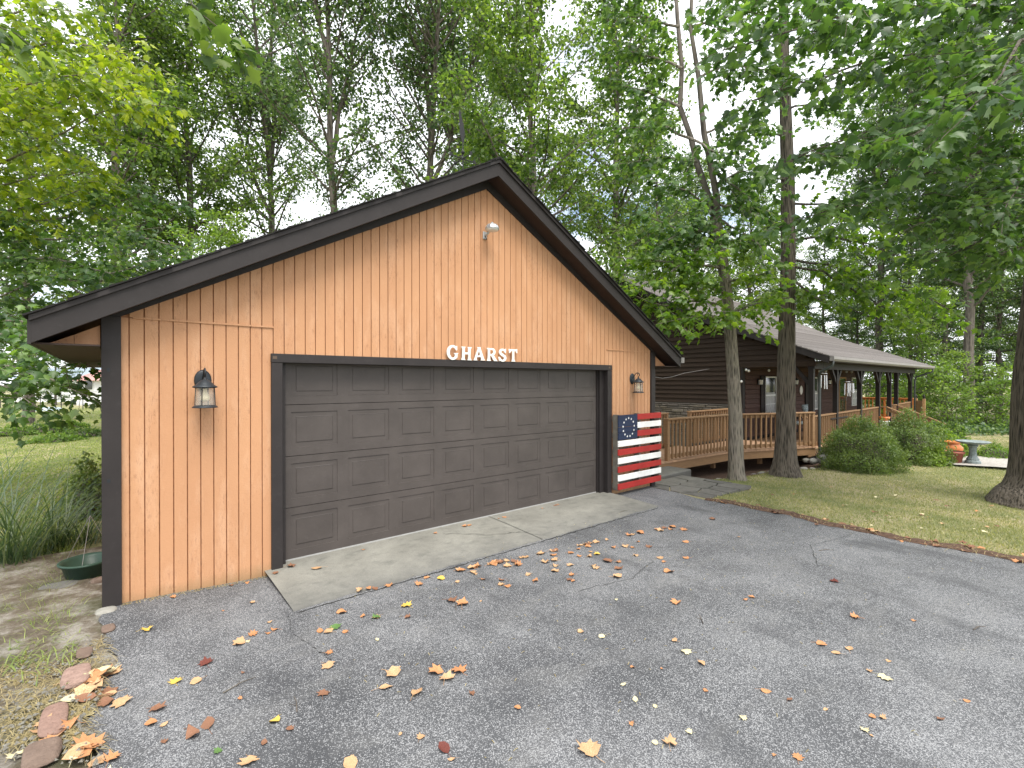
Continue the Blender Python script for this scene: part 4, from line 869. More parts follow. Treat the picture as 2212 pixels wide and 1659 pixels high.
# slate flags, each a stone in the paving
pav = structure(obj('flagstone_path', MB().box(6.2, 7.7, -1.15, .25, -.3, -.10), MAT['dirt'])); fr_ = random.Random(12)
seeds = []; 
for i in range(4):
    for j in range(3): seeds.append((6.32 + i * .40 + fr_.uniform(-.1, .1) + (.2 if j % 2 else 0), -1.0 + j * .48 + fr_.uniform(-.08, .08)))
for i, (sx_, sy_) in enumerate(seeds):
    x0_, x1_, y0_, y1_ = max(6.2, sx_ - .5), min(7.72, sx_ + .5), max(-1.17, sy_ - .5), min(.2, sy_ + .5); poly = [(x0_, y0_), (x1_, y0_), (x1_ - .06, y1_), (x0_, y1_)]
    for j, (tx, ty) in enumerate(seeds):
        if i == j: continue
        mx_, my_ = (sx_ + tx) / 2, (sy_ + ty) / 2; nx_, ny_ = tx - sx_, ty - sy_; ln = math.hypot(nx_, ny_)
        if ln > 1.6: continue
        nx_ /= ln; ny_ /= ln; outp = []; mx_ -= nx_ * .012; my_ -= ny_ * .012
        for k in range(len(poly)):
            a_, b_ = poly[k], poly[(k + 1) % len(poly)]; da = (a_[0] - mx_) * nx_ + (a_[1] - my_) * ny_; db = (b_[0] - mx_) * nx_ + (b_[1] - my_) * ny_
            if da <= 0: outp.append(a_)
            if da * db < 0: tt = da / (da - db); outp.append((a_[0] + (b_[0] - a_[0]) * tt, a_[1] + (b_[1] - a_[1]) * tt))
        poly = outp
        if not poly: break
    if len(poly) > 2:
        top_ = -.068 + fr_.uniform(-.005, .01); obj('flagstone', MB().prism(poly, -.12, top_, 'z'), MAT['slate'], pav)
ux = steps([(7.4, 14.6, .3)]); vs = []; fs = []
for x in ux:
    yf = -.02 - .75 * smooth((x - 10.8) / 2.6)
    for k in range(5): y = yf + (2.2 - yf) * k / 4; vs.append((x, y + (.06 * math.sin(x * 9) if k == 0 else 0), terr(x, y) + .012))
for i in range(len(ux) - 1):
    for k in range(4): a = i * 5 + k; fs.append((a, a + 5, a + 6, a + 1))
structure(obj('under_deck_soil', npmesh('under_deck_soil', vs, fs, MAT['mulch'])))
# rubble along the deck and rocks by the bushes
rr_ = random.Random(2)
for i in range(26):
    tt = i / 25; x_ = 8.5 + tt * 5.0 + rr_.uniform(-.1, .1); y_ = .30 - 1.0 * smooth((x_ - 10.2) / 3) + rr_.uniform(-.12, .12)
    s_ = rr_.uniform(.05, .11); tag(rock('edging_rock', (x_, y_, terr(x_, y_) + s_ * .1), s_ * 1.3, s_, s_ * .6, 100 + i, MAT['rock']), 'small grey rubble stone in the loose row under the front edge of the deck', 'rock', 'rubble stones under the deck edge')
for px_, py_, s_, lab in ((1785, 1000, .20, 'rounded mossy boulder left of the green bushes'), (1757, 1000, .11, 'squat tan rock between the boulder and the downspout foot'), (1822, 1003, .11, 'pale rock at the foot of the front green bush'), (1742, 998, .09, 'small pale rock left of the downspout foot')):
    v = G(px_, py_, -.30); tag(rock('garden_boulder', (v.x, v.y, -.30 + s_ * .4), s_ * 1.25, s_, s_ * .75, int(px_), MAT['rock']), lab, 'rock', 'rocks by the bushes')
# birdbath, pots, gravel pad
v = G(2102, 1002, -.36); gl = -.36
pp = [G(a_, b_, -.36) for a_, b_ in ((2003, 985), (2050, 984), (2110, 986), (2180, 990), (2270, 994), (2380, 1000), (2380, 1022), (2260, 1018), (2190, 1013), (2150, 1010), (2110, 1008), (2075, 1006), (2045, 1004), (2022, 999), (2010, 992))]
structure(obj('gravel_pad', npmesh('gravel_pad', [(p_.x, p_.y, gl + .02) for p_ in pp][::-1], [tuple(range(len(pp)))], MAT['gravel'])))
bb = thing('birdbath', 'grey-blue concrete birdbath with a fluted pedestal on the pale gravel', 'birdbath', (v.x, v.y, gl))
obj('pedestal', MB().lathe([(.0, .0), (.17, .0), (.17, .05), (.13, .09), (.14, .11), (.09, .19), (.075, .32), (.085, .42), (.12, .47), (.10, .50), (0, .5)], (v.x, v.y, gl + .02), 10), MAT['bath'], bb)
bm_ = MB(); nn = 48; prof = [(.06, .50), (.2, .515), (.32, .55), (.355, .58), (.345, .595), (.30, .575), (.15, .545), (0, .54)]
for r0, z0 in prof:
    for k in range(nn): a = 2 * math.pi * k / nn; rr = r0 * (1 + (.025 * math.sin(a * 12) if r0 > .3 else 0)); bm_.v.append((v.x + rr * math.cos(a), v.y + rr * math.sin(a), gl + .02 + z0))
bm_.f = [(i * nn + k, i * nn + (k + 1) % nn, (i + 1) * nn + (k + 1) % nn, (i + 1) * nn + k) for i in range(len(prof) - 1) for k in range(nn)]; obj('bowl', bm_, MAT['bath'], bb, True)
v = G(2062, 1000, -.36); tag(obj('plastic_pot', MB().lathe([(0, .01), (.15, .0), (.19, .24), (.215, .24), (.22, .30), (.20, .30), (.18, .25), (0, .22)], (v.x, v.y, gl + .02), 22), MAT['terra2'], None, True), 'dull red plastic flower pot in front of the glazed orange urn', 'pot')
v = G(2055, 990, -.36); tag(obj('glazed_urn', MB().lathe([(0, .1), (.12, .1), (.20, .16), (.27, .26), (.27, .33), (.20, .41), (.19, .44), (.25, .49), (.24, .50), (.17, .45), (.17, .3), (0, .28)], (v.x - .05, v.y, gl + .0), 26), MAT['terra'], None, True), 'squat glazed orange urn beside the birdbath', 'pot')
# green hanging pot by the garage corner
v = P(188, 1240, 4.62); pz = -.03; pt_ = thing('hanging_basket_pot', 'empty dark green plastic hanging pot on the ground by the garage corner', 'pot', (v.x, v.y, pz))
obj('bowl', MB().lathe([(0, .0), (.12, .0), (.15, .02), (.195, .16), (.215, .165), (.218, .18), (.20, .185), (.18, .16), (.135, .04), (0, .035)], (v.x, v.y, pz), 32), MAT['plastic'], pt_, True)
obj('soil', MB().lathe([(0, .06), (.145, .06)], (v.x, v.y, pz), 20), MAT['dirt'], pt_)
hook = Vector((v.x + .02, v.y - .02, pz + .60))
for a in (20, 140, 260): obj('wire', MB().tube([(v.x + .205 * math.cos(R(a)), v.y + .205 * math.sin(R(a)), pz + .17), tuple(hook)], .0018, 4), MAT['gutter'], pt_)
obj('hook', MB().tube([hook, hook + Vector((0, 0, .05)), hook + Vector((.03, 0, .08)), hook + Vector((.06, 0, .06))], .005, 6), MAT['plastic'], pt_)

# ------------------------------------------------------------------ neighbour's place beyond the left lawn
def far_house(px0, px1, py0, py1, Z, wallm, roofm, lab):
    a, b = P(px0, py1, Z), P(px1, py1, Z); zt = P(px0, py0, Z).z; zb = -.8; t_ = thing('neighbour_house', lab, 'house', a.lerp(b, .5)); u = (b - a); u.z = 0; n_ = Vector((-u.y, u.x, 0)).normalized()
    m = MB(); pts = [a, b, b + n_ * 8, a + n_ * 8]; m.add([(p.x, p.y, zb) for p in pts] + [(p.x, p.y, zt) for p in pts], [(0, 1, 5, 4), (1, 2, 6, 5), (2, 3, 7, 6), (3, 0, 4, 7)]); obj('wall', m, wallm, t_)
    m = MB(); e = u.normalized() * .4; rr = [a - e - n_ * .5, b + e - n_ * .5, b + e + n_ * 4, a - e + n_ * 4, b + e + n_ * 8.5, a - e + n_ * 8.5]
    m.add([(rr[0].x, rr[0].y, zt), (rr[1].x, rr[1].y, zt), (rr[2].x, rr[2].y, zt + 1.4), (rr[3].x, rr[3].y, zt + 1.4), (rr[4].x, rr[4].y, zt), (rr[5].x, rr[5].y, zt)], [(0, 1, 2, 3), (3, 2, 4, 5), (1, 4, 2), (0, 3, 5), (0, 5, 4, 1)]); obj('roof', m, roofm, t_)
    L_ = u.length; k = int(L_ / 2.4)
    for i in range(k):
        p = a + u * ((i + .5) / k) - n_ * .03; fr = obj('window', MB().bar(p + Vector((0, 0, 1.0 - p.z)), p + Vector((0, 0, 2.0 - p.z)), .04, .9, up=u.normalized()), MAT['whitewin'], t_); p2 = p - n_ * .03; obj('pane', MB().bar(p2 + Vector((0, 0, 1.06 - p.z)), p2 + Vector((0, 0, 1.94 - p.z)), .02, .78, up=u.normalized()), MAT['pane'], fr)
far_house(30, 165, 818, 845, 58, MAT['housewhite'], MAT['blueroof'], 'white neighbouring house with grey-blue roof seen through the left branches')
far_house(165, 330, 822, 865, 50, MAT['housewhite'], MAT['pinkroof'], 'pale neighbouring shed with faded red roof beside the garage corner')
v = G(104, 885, -.5); tag(obj('pale_cover', MB().lathe([(1.0, .0), (.95, .12), (.6, .26), (0, .3)], (v.x, v.y, terr(v.x, v.y)), 20), MAT['cover'], None, True), 'pale blue-grey low domed cover lying on the sunny left lawn', 'cover')
fn = thing('wire_fence', 'dark wire fence in front of the neighbouring houses', 'fence', P(150, 880, 44)); a, b = P(-40, 880, 46), P(330, 880, 40)
for k in range(9): p = a.lerp(b, k / 8); obj('post', MB().tube([(p.x, p.y, -.7), (p.x, p.y, .75)], .035, 6), MAT['black'], fn)
for z_ in (-.1, .3, .7): obj('wire', MB().tube([(a.x, a.y, z_), (b.x, b.y, z_)], .018, 4), MAT['black'], fn)

# ------------------------------------------------------------------ trees
def tree_proto(seed, H, cb, cr, nl, ascend, lsize, mat, label, tr=.28, fork=None, lean=(0, 0), dens=1.0, flat=.5, bark='farbark', clus=.5, npc=25):
    f = Fol(seed); r = f.r; t_ = thing('tree', label, 'tree', (0, 0, 0), 'woodland trees behind the house and garage'); tw = f.tw
    stems = [([Vector((0, 0, -.4))], tr)]; n = 10; path = []
    for i in range(n + 1):
        u = i / n; path.append(Vector((lean[0] * u * H + r.uniform(-.12, .12) * (i > 0), lean[1] * u * H + r.uniform(-.12, .12) * (i > 0), -.4 + u * H)))
    rads = [tr * (1.25 if i == 0 else (1 - .86 * (i / n))) for i in range(n + 1)]; tw.tube(path, rads, 8)
    def pos(u): i = min(n - 1, int(u * n)); return path[i].lerp(path[i + 1], u * n - i)
    axes = [(path, cb, nl)]
    if fork:
        for (u0, az, el, ln, rr) in fork:
            p = pos(u0); d_ = Vector((math.cos(R(az)) * math.cos(R(el)), math.sin(R(az)) * math.cos(R(el)), math.sin(R(el)))); pth = [p.copy()]
            for k in range(7): d_ = (d_ + Vector((r.uniform(-.12, .12), r.uniform(-.12, .12), .10))).normalized(); p = p + d_ * ln / 7; pth.append(p.copy())
            tw.tube(pth, [rr * (1 - .11 * k) for k in range(8)], 6); axes.append((pth, .25, int(nl * .45)))
    for ax, base, cnt in axes:
        m_ = len(ax) - 1
        for i in range(cnt):
            u = min(.99, base + (1 - base) * (i + r.uniform(-1.5, 2)) / cnt); u = max(u, base); k = min(m_ - 1, int(u * m_)); p = ax[k].lerp(ax[k + 1], u * m_ - k); v_ = (u - base) / (1 - base)
            prof = math.sin(math.pi * min(1, (v_ * .82 + .16))) ** .7; ln = cr * prof * r.uniform(.55, 1.15) * (1 if ax is path else .6)
            az = i * 2.4 + r.uniform(-1.2, 1.2); el = R(ascend + r.uniform(-14, 14) + 25 * v_); d_ = Vector((math.cos(az) * math.cos(el), math.sin(az) * math.cos(el), math.sin(el))); pth = [p.copy()]; ns = 5
            for k in range(ns): d_ = (d_ + Vector((r.uniform(-.2, .2), r.uniform(-.2, .2), r.uniform(-.1, .14)))).normalized(); p = p + d_ * ln / ns; pth.append(p.copy())
            br = max(.02, tr * .32 * (1 - .6 * u)); tw.tube(pth, [br * (1 - .16 * k) for k in range(ns + 1)], 5, False)
            nsec = max(3, int(ln / .48))
            for s_ in range(nsec):
                w0 = .25 + .75 * (s_ + r.random()) / nsec; kk = min(ns - 1, int(w0 * ns)); q0 = pth[kk].lerp(pth[kk + 1], w0 * ns - kk); dd = Vector((r.gauss(0, 1), r.gauss(0, 1), r.gauss(.15, .45))).normalized(); dd = (dd + d_ * .5).normalized()
                l2 = r.uniform(.5, 1.3) * (1.15 - .5 * w0); q1 = q0 + dd * l2; tw.tube([q0, q0.lerp(q1, .5) + Vector((0, 0, .05)), q1], [.016, .01, .005], 3, False)
                for c_ in range(2): cpt = q0.lerp(q1, .45 + .55 * c_); f.cluster(cpt, clus * r.uniform(.7, 1.3), int(npc * dens * r.uniform(.6, 1.3)), lsize, flat)
    obj('trunk', tw, MAT[bark], t_); obj('crown', f.mesh('crown', MAT[mat], 'quad'), None, t_); return t_
protos = {
 'A': tree_proto(1, 24, .30, 6.2, 50, 32, .165, 'blue', 'x', tr=.30, fork=[(.58, 200, 68, 9, .17), (.60, 20, 62, 10, .18), (.50, 280, 60, 8, .13)], dens=.7, clus=.6),
 'B': tree_proto(2, 22, .16, 5.8, 70, 26, .175, 'mid', 'x', tr=.27, dens=1.15, clus=.6),
 'C': tree_proto(3, 20, .08, 4.8, 66, 4, .17, 'blue', 'x', tr=.22, flat=.25, clus=.65, dens=1.1),
 'D': tree_proto(4, 12, .10, 3.8, 50, 26, .16, 'fresh', 'x', tr=.13, flat=.45, dens=1.1),
 'E': tree_proto(5, 25, .34, 5.4, 44, 34, .165, 'blue', 'x', tr=.24, fork=[(.48, 160, 72, 9, .12), (.66, 330, 66, 7, .10)], lean=(.05, 0), dens=.85, clus=.6),
 'S': tree_proto(6, 3.6, .08, 1.9, 30, 20, .15, 'fresh', 'x', tr=.04, clus=.32, npc=13, flat=.5),
}
for k_, o_ in protos.items(): print(k_, sum(len(c.data.polygons) for c in o_.children))
used = set()
def put(kind, px_, Z, sc=1.0, rot=0, label='', dz=0, sx=1.0):
    p = P(px_, HOR, Z); z_ = terr(p.x, p.y) + dz; s = (sc * sx, sc * sx, sc)
    if kind not in used:
        used.add(kind); o = protos[kind]; o.location = (p.x, p.y, z_); o.rotation_euler = (0, 0, R(rot)); o.scale = s; o['label'] = label
    else: o = dup(protos[kind], (p.x, p.y, z_), R(rot), s, label)
    if kind == 'S': o.name = 'sapling'; o['category'] = 'sapling'; o['group'] = 'understory saplings'
    return o
def ordw(i): return ['nearest', 'second', 'third', 'fourth', 'fifth', 'sixth', 'seventh', 'eighth', 'ninth', 'tenth', 'eleventh', 'twelfth'][i]
put('A', 926, 23, 1.0, 40, 'tall tree with a forked bare trunk directly behind the left slope of the garage roof')
put('E', 745, 22, 1.0, 200, 'slim leaning tree with narrow upright crown left of the forked tree')
put('B', 251, 21, 1.0, 0, 'dark straight trunk with full crown rising above the left end of the garage roof')
put('B', 409, 25, 1.05, 120, 'full-crowned tree above the left third of the garage roof')
put('A', 590, 30, 1.05, 230, 'airy tree behind the garage between the full-crowned tree and the leaning tree')
put('E', 330, 31, .95, 90, 'slim tree standing farther back between the two dark trunks on the left')
put('B', 60, 28, .95, 200, 'tree far back at the left edge above the neighbouring house')
put('E', 1010, 31, 1.0, 20, 'slim upright tree behind and right of the forked tree')
put('B', 1150, 17, .80, 60, 'broad bright green tree rising right behind the garage ridge')
put('B', 1330, 21, .9, 310, 'dense tree behind the right slope of the garage roof')
put('D', 1060, 19, .95, 30, 'low fresh green tree just left of the garage peak')
put('D', 480, 19, .72, 170, 'low leafy tree just over the lower left part of the garage roof')
put('D', 660, 22, .75, 100, 'low leafy tree over the middle of the left roof slope')
put('C', 1420, 33, .95, 80, 'layered tree seen between the garage roof and the slender tree')
put('B', 1500, 38, .9, 20, 'tree far behind the house ridge, left of the slender tree')
put('B', 1620, 40, .85, 250, 'tree far behind the house ridge between the two front trees')
put('C', 1780, 40, .8, 140, 'layered tree far behind the house just right of the thick tree')
put('A', 1900, 34, .95, 10, 'tall bare-trunked tree rising behind the far end of the porch roof')
put('C', 1850, 37, .6, 330, 'low layered tree behind the far end of the roof')
put('C', 1965, 33, .75, 190, 'dark layered tree right behind the end of the porch')
put('C', 2040, 30, .75, 60, 'dark layered tree left of the birdbath at the wood edge')
put('A', 2092, 27, .95, 250, 'dark thick-trunked tree at the wood edge behind the birdbath')
put('E', 2112, 31, .9, 330, 'thin straight tree just behind the dark thick trunk at the wood edge')
put('C', 2160, 30, .8, 280, 'layered tree at the wood edge beside the big right trunk')
put('B', 2040, 42, .8, 100, 'pale tree deep in the wood above the birdbath')
put('C', 1930, 46, .75, 20, 'pale layered tree deep in the wood behind the orange railing')
put('B', 2250, 34, .9, 70, 'tree in the wood behind the big right trunk')
put('C', 2330, 28, .9, 0, 'layered tree right of the big trunk, at the edge of the picture')
put('D', 1990, 26, .62, 0, 'young yellow-green tree beside the far deck screen')
put('S', 2010, 24.5, .9, 0, 'pale green sapling right of the cedar screen')
put('S', 2045, 23.5, .75, 130, 'pale green sapling at the lawn edge left of the dark trunk')
put('S', 2130, 24.5, .9, 60, 'yellow-green sapling at the lawn edge right of the dark trunk')
put('S', 2165, 23.5, .7, 200, 'yellow-green sapling touching the edge of the big right trunk')
put('S', 1880, 31, 1.2, 20, 'pale sapling behind the orange railing'); put('S', 1935, 33, 1.1, 100, 'pale sapling seen between the last porch posts')
put('C', 120, 50, .5, 60, 'small spreading tree beside the neighbouring house')
for i, (px_, Z, k, sc_) in enumerate([(1700, 50, 'B', .8), (1400, 50, 'B', .9), (1840, 55, 'B', .8), (2110, 50, 'C', .9), (2210, 46, 'B', .85), (2400, 40, 'B', .8)]):
    put(k, px_, Z, sc_, i * 47, ['distant tree behind the house right of the thick tree', 'distant tree behind the left end of the house ridge', 'distant tree beyond the end of the house roof', 'distant layered tree behind the birdbath', 'distant tree behind the big right trunk', 'distant tree past the right edge of the lawn'][i])

# ---- hero trees
def V3(px_, py_, Z): return P(px_, py_, Z)
def ridged(path, rads, n, seed, amp=.06):
    # trunk with uneven, ridged skin and root flare
    r = random.Random(seed); m = MB(); pth = []; rd = []
    for i in range(len(path) - 1):
        k = max(2, int((path[i + 1] - path[i]).length / .22))
        for j in range(k): pth.append(path[i].lerp(path[i + 1], j / k)); rd.append(rads[i] + (rads[i + 1] - rads[i]) * j / k)
    pth.append(path[-1]); rd.append(rads[-1]); ph = [r.uniform(0, 6) for _ in range(5)]; b = 0
    for i, (p, rr) in enumerate(zip(pth, rd)):
        t_ = (pth[min(i + 1, len(pth) - 1)] - pth[max(i - 1, 0)]).normalized(); u = t_.cross(Vector((0, 1, 0))).normalized(); v_ = t_.cross(u)
        for k in range(n):
            a = 2 * math.pi * k / n; q = rr * (1 + amp * math.sin(a * 7 + ph[0] + i * .12) + amp * .6 * math.sin(a * 13 + ph[1] - i * .2) + r.uniform(-.015, .015)); m.v.append(tuple(p + u * math.cos(a) * q + v_ * math.sin(a) * q))
    m.f = [(i * n + k, i * n + (k + 1) % n, (i + 1) * n + (k + 1) % n, (i + 1) * n + k) for i in range(len(pth) - 1) for k in range(n)]; return m
# slender pale tree
Z1 = 10.35; T1 = thing('maple_tree', 'slender pale-barked maple leaning slightly and forking in two, right of the flag', 'tree', G(1590, 1027, -.16))
st_ = [V3(1592, 1040, Z1), V3(1591, 1022, Z1), V3(1590, 990, Z1), V3(1589, 900, Z1), V3(1583, 800, Z1), V3(1576, 700, Z1), V3(1565, 600, Z1), V3(1552, 520, Z1), V3(1545, 470, Z1)]
obj('trunk', ridged(st_, [.21, .165, .15, .135, .125, .115, .11, .11, .115], 28, 5, .035), MAT['bark'], T1, True)
fkA = [V3(1546, 478, Z1), V3(1528, 420, Z1 + .1), V3(1505, 355, Z1 + .2), V3(1492, 300, Z1 + .3), V3(1468, 232, Z1 + .4), V3(1472, 150, Z1 + .5), V3(1462, 40, Z1 + .6), V3(1450, -150, Z1 + .8)]
fkB = [V3(1545, 478, Z1), V3(1548, 430, Z1 - .1), V3(1535, 360, Z1 - .1), V3(1520, 290, Z1), V3(1515, 240, Z1), V3(1508, 170, Z1), V3(1490, 60, Z1), V3(1500, -150, Z1)]
obj('limb', MB().tube(fkA, [.085, .07, .065, .06, .055, .05, .045, .03], 10), MAT['farbark'], T1, True); obj('limb', MB().tube(fkB, [.08, .07, .062, .06, .055, .05, .04, .03], 10), MAT['farbark'], T1, True)
f1 = Fol(11); f1b = Fol(21); f2b = Fol(22)
def hb(f, pts, tw=.8, size=.13, step=.13, r0=.03, **k): f.spray([V3(*p) for p in pts], r0, .006, tw, step, .09, size, **k)
for pts in ([(1550, 520, Z1), (1500, 540, 9.9), (1450, 590, 9.6), (1400, 610, 9.4)], [(1570, 640, Z1), (1520, 610, 9.9), (1470, 620, 9.6)], [(1546, 480, Z1), (1500, 500, 9.9), (1440, 520, 9.6)], [(1546, 470, Z1), (1600, 500, 9.9), (1650, 540, 9.6)], [(1535, 360, Z1), (1580, 400, 10), (1620, 430, 9.8)], [(1490, 300, Z1), (1540, 330, 9.8), (1600, 340, 9.7)], [(1570, 660, Z1), (1500, 650, 9.9), (1430, 665, 9.5), (1375, 640, 9.3)], [(1572, 690, Z1), (1520, 680, 9.7), (1460, 690, 9.4), (1420, 700, 9.2)], [(1560, 580, Z1), (1480, 570, 10), (1400, 560, 9.7), (1330, 555, 9.5)],
            [(1550, 500, Z1), (1470, 500, 9.8), (1400, 470, 9.6)], [(1565, 610, Z1), (1620, 600, 9.8), (1660, 590, 9.4)], [(1575, 680, Z1), (1620, 660, 9.9), (1660, 650, 9.6)],
            [(1545, 470, Z1), (1500, 420, 10), (1440, 400, 9.8), (1400, 390, 9.7)], [(1540, 400, Z1), (1600, 370, 10), (1650, 380, 9.8)], [(1520, 290, Z1), (1580, 260, 10.2), (1640, 270, 10)],
            [(1505, 350, Z1), (1430, 340, 10.2), (1370, 350, 10)], [(1490, 300, Z1), (1420, 270, 10.4), (1340, 280, 10.4)], [(1468, 232, Z1), (1390, 200, 10.6), (1320, 180, 10.6)], [(1472, 150, Z1), (1400, 120, 10.8), (1320, 110, 11)],
            [(1465, 60, Z1), (1390, 40, 11), (1310, 40, 11)], [(1508, 170, Z1), (1570, 140, 10.2), (1640, 150, 10)], [(1490, 60, Z1), (1560, 40, 10), (1640, 50, 10)], [(1460, 0, Z1), (1400, -20, 10), (1330, -30, 10)], [(1548, 440, Z1), (1600, 450, 10), (1650, 470, 9.8)]):
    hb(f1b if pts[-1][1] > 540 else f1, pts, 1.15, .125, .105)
obj('branches', f1.tw, MAT['bark'], T1); obj('crown', f1.mesh('crown', MAT['maple'], 'maple_lo'), None, T1)
obj('branches', f1b.tw, MAT['bark'], T1); obj('lower_crown', f1b.mesh('lower_crown', MAT['sunny'], 'maple_lo'), None, T1, label='bright lower leaves with sunlight painted into their green')
# thick dark straight tree
Z2 = 11.4; T2 = thing('oak_tree', 'thick straight tree with deeply furrowed dark bark in front of the porch', 'tree', G(1697, 1011, -.22))
st_ = [V3(1697, 1030, Z2), V3(1697, 1010, Z2), V3(1697, 990, Z2), V3(1698, 940, Z2), V3(1698, 850, Z2), V3(1700, 700, Z2), V3(1702, 550, Z2), V3(1701, 400, Z2), V3(1697, 300, Z2), V3(1692, 150, Z2), V3(1690, 0, Z2), V3(1688, -250, Z2)]
obj('trunk', ridged(st_, [.36, .29, .245, .205, .19, .17, .155, .14, .13, .11, .095, .07], 40, 7, .05), MAT['darkbark'], T2, True)
f2 = Fol(12)
for pts in ([(1705, 560, Z2), (1800, 575, 11), (1900, 610, 10.5), (2000, 640, 10), (2080, 690, 9.7)], [(1705, 575, Z2), (1780, 590, 11), (1860, 640, 10.6), (1940, 690, 10.3)], [(1704, 520, Z2), (1790, 510, 11), (1880, 530, 10.6), (1960, 560, 10.3)],
            [(1702, 480, Z2), (1640, 500, 11), (1600, 540, 10.6)], [(1702, 440, Z2), (1780, 440, 11), (1870, 470, 10.8), (1930, 490, 10.6)], [(1700, 390, Z2), (1640, 380, 11.2), (1590, 400, 11)], [(1700, 350, Z2), (1760, 330, 11), (1830, 350, 10.8)],
            [(1697, 300, Z2), (1640, 280, 11), (1590, 290, 10.8)], [(1695, 240, Z2), (1760, 220, 11), (1820, 240, 10.8)], [(1692, 160, Z2), (1630, 150, 11), (1570, 160, 11)], [(1690, 100, Z2), (1750, 70, 11), (1810, 80, 11)],
            [(1690, 20, Z2), (1620, 0, 11), (1550, 10, 11)], [(1704, 600, Z2), (1760, 640, 10.7), (1800, 660, 10.4)], [(1702, 640, Z2), (1650, 640, 11), (1610, 660, 10.7)], [(1690, -40, Z2), (1760, -60, 11), (1830, -40, 11)]):
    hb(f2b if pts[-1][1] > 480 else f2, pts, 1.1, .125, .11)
obj('branches', f2.tw, MAT['darkbark'], T2); obj('crown', f2.mesh('crown', MAT['maple'], 'maple_lo'), None, T2)
obj('branches', f2b.tw, MAT['darkbark'], T2); obj('lower_crown', f2b.mesh('lower_crown', MAT['sunny'], 'maple_lo'), None, T2, label='bright lower leaves with sunlight painted into their green')
# big tree at the right edge with branches sweeping over the lawn
Z3 = 8.6; bx = 2262; T3 = thing('big_maple_tree', 'massive trunk with flared roots at the right edge, branches sweeping across the top', 'tree', G(bx, 1075, -.14))
st_ = [V3(bx, 1092, Z3), V3(bx, 1066, Z3), V3(bx, 1052, Z3), V3(bx, 1030, Z3), V3(bx, 980, Z3), V3(bx + 2, 850, Z3), V3(bx + 14, 700, Z3), V3(bx + 26, 560, Z3), V3(bx + 34, 400, Z3), V3(bx + 36, 200, Z3), V3(bx + 20, -100, Z3), V3(bx, -500, Z3)]
obj('trunk', ridged(st_, [.80, .68, .57, .50, .46, .45, .43, .41, .39, .36, .3, .2], 48, 9, .03), MAT['darkbark'], T3, True)
f3 = Fol(13)
for pts in ([(2250, 300, Z3), (2100, 330, 7.2), (1950, 400, 6.6), (1820, 440, 6.2), (1740, 470, 6.0)], [(2250, 200, Z3), (2100, 210, 7), (1950, 260, 6.4), (1800, 310, 6), (1700, 350, 5.8)], [(2250, 100, Z3), (2080, 100, 6.8), (1900, 130, 6), (1740, 180, 5.6), (1620, 220, 5.4)],
            [(2250, 20, Z3), (2050, 10, 6.5), (1850, 30, 5.6), (1680, 70, 5.2), (1560, 110, 5.0)], [(2250, 380, Z3), (2150, 430, 7.2), (2040, 470, 6.8), (1950, 500, 6.5)], [(2240, 450, Z3), (2150, 500, 7.4), (2080, 540, 7.1), (2000, 570, 6.9)],
            [(2250, 150, Z3), (2160, 180, 5.6), (2060, 240, 4.8), (1960, 300, 4.4)], 
            [(2260, 30, 6), (2200, 100, 4.6), (2150, 180, 4.1), (2090, 240, 3.9)], 
            [(2250, 350, Z3), (2200, 400, 6.2), (2170, 450, 5.6)], [(2240, 520, Z3), (2180, 545, 7.5), (2120, 560, 7.2)], [(2250, -60, Z3), (2000, -60, 6.5), (1800, -40, 5.8), (1600, -20, 5.4)], [(2250, 400, Z3), (2100, 400, 8), (1980, 420, 8), (1880, 450, 8)], [(2250, 150, Z3), (2100, 140, 8.5), (1980, 160, 8.6), (1850, 190, 8.8)], [(2250, 60, Z3), (2120, 40, 8.5), (1990, 60, 8.6), (1880, 90, 8.8)]):
    hb(f3, pts, 1.15, .12, .10, .03)
obj('branches', f3.tw, MAT['darkbark'], T3); obj('crown', f3.mesh('crown', MAT['maple'], 'maple'), None, T3)
# yellow-green maple reaching in from the left
T4 = thing('yellow_maple_tree', 'maple with bright yellow-green leaves reaching in from the left edge', 'tree', (-5.2, 8.6, -.3))
tp = [Vector((-5.2, 8.6, -.5)), Vector((-5.2, 8.6, 2)), Vector((-5.1, 8.5, 5)), Vector((-5.0, 8.4, 9)), Vector((-5, 8.3, 12))]; obj('trunk', ridged(tp, [.3, .24, .2, .15, .08], 20, 3), MAT['bark'], T4, True)
f4 = Fol(14); f5 = Fol(15)
ex = lambda px_, py_: (px_, py_, 8.8)
for pts in ([(-260, 420, 8.8), (0, 290, 8.5), (100, 230, 8.2), (180, 200, 8), (270, 165, 7.8)], [(-200, 250, 8.8), (0, 130, 8.5), (120, 90, 8.2), (250, 110, 8), (330, 140, 7.9)], [(-200, 100, 8.8), (0, 40, 8.2), (80, 20, 8), (170, 30, 7.8)],
            [(-220, 380, 8.8), (0, 360, 8.6), (120, 300, 8.3), (240, 230, 8.1), (350, 230, 8)], [(-220, 450, 8.8), (0, 400, 8.6), (100, 380, 8.4), (200, 370, 8.2)], [(-250, 300, 8.8), (-50, 220, 8), (80, 180, 7.6), (200, 160, 7.4), (300, 210, 7.3)], [(-200, 480, 8.8), (0, 460, 8.6), (100, 440, 8.5), (200, 400, 8.3)]): hb(f4, pts, 1.15, .115, .10)
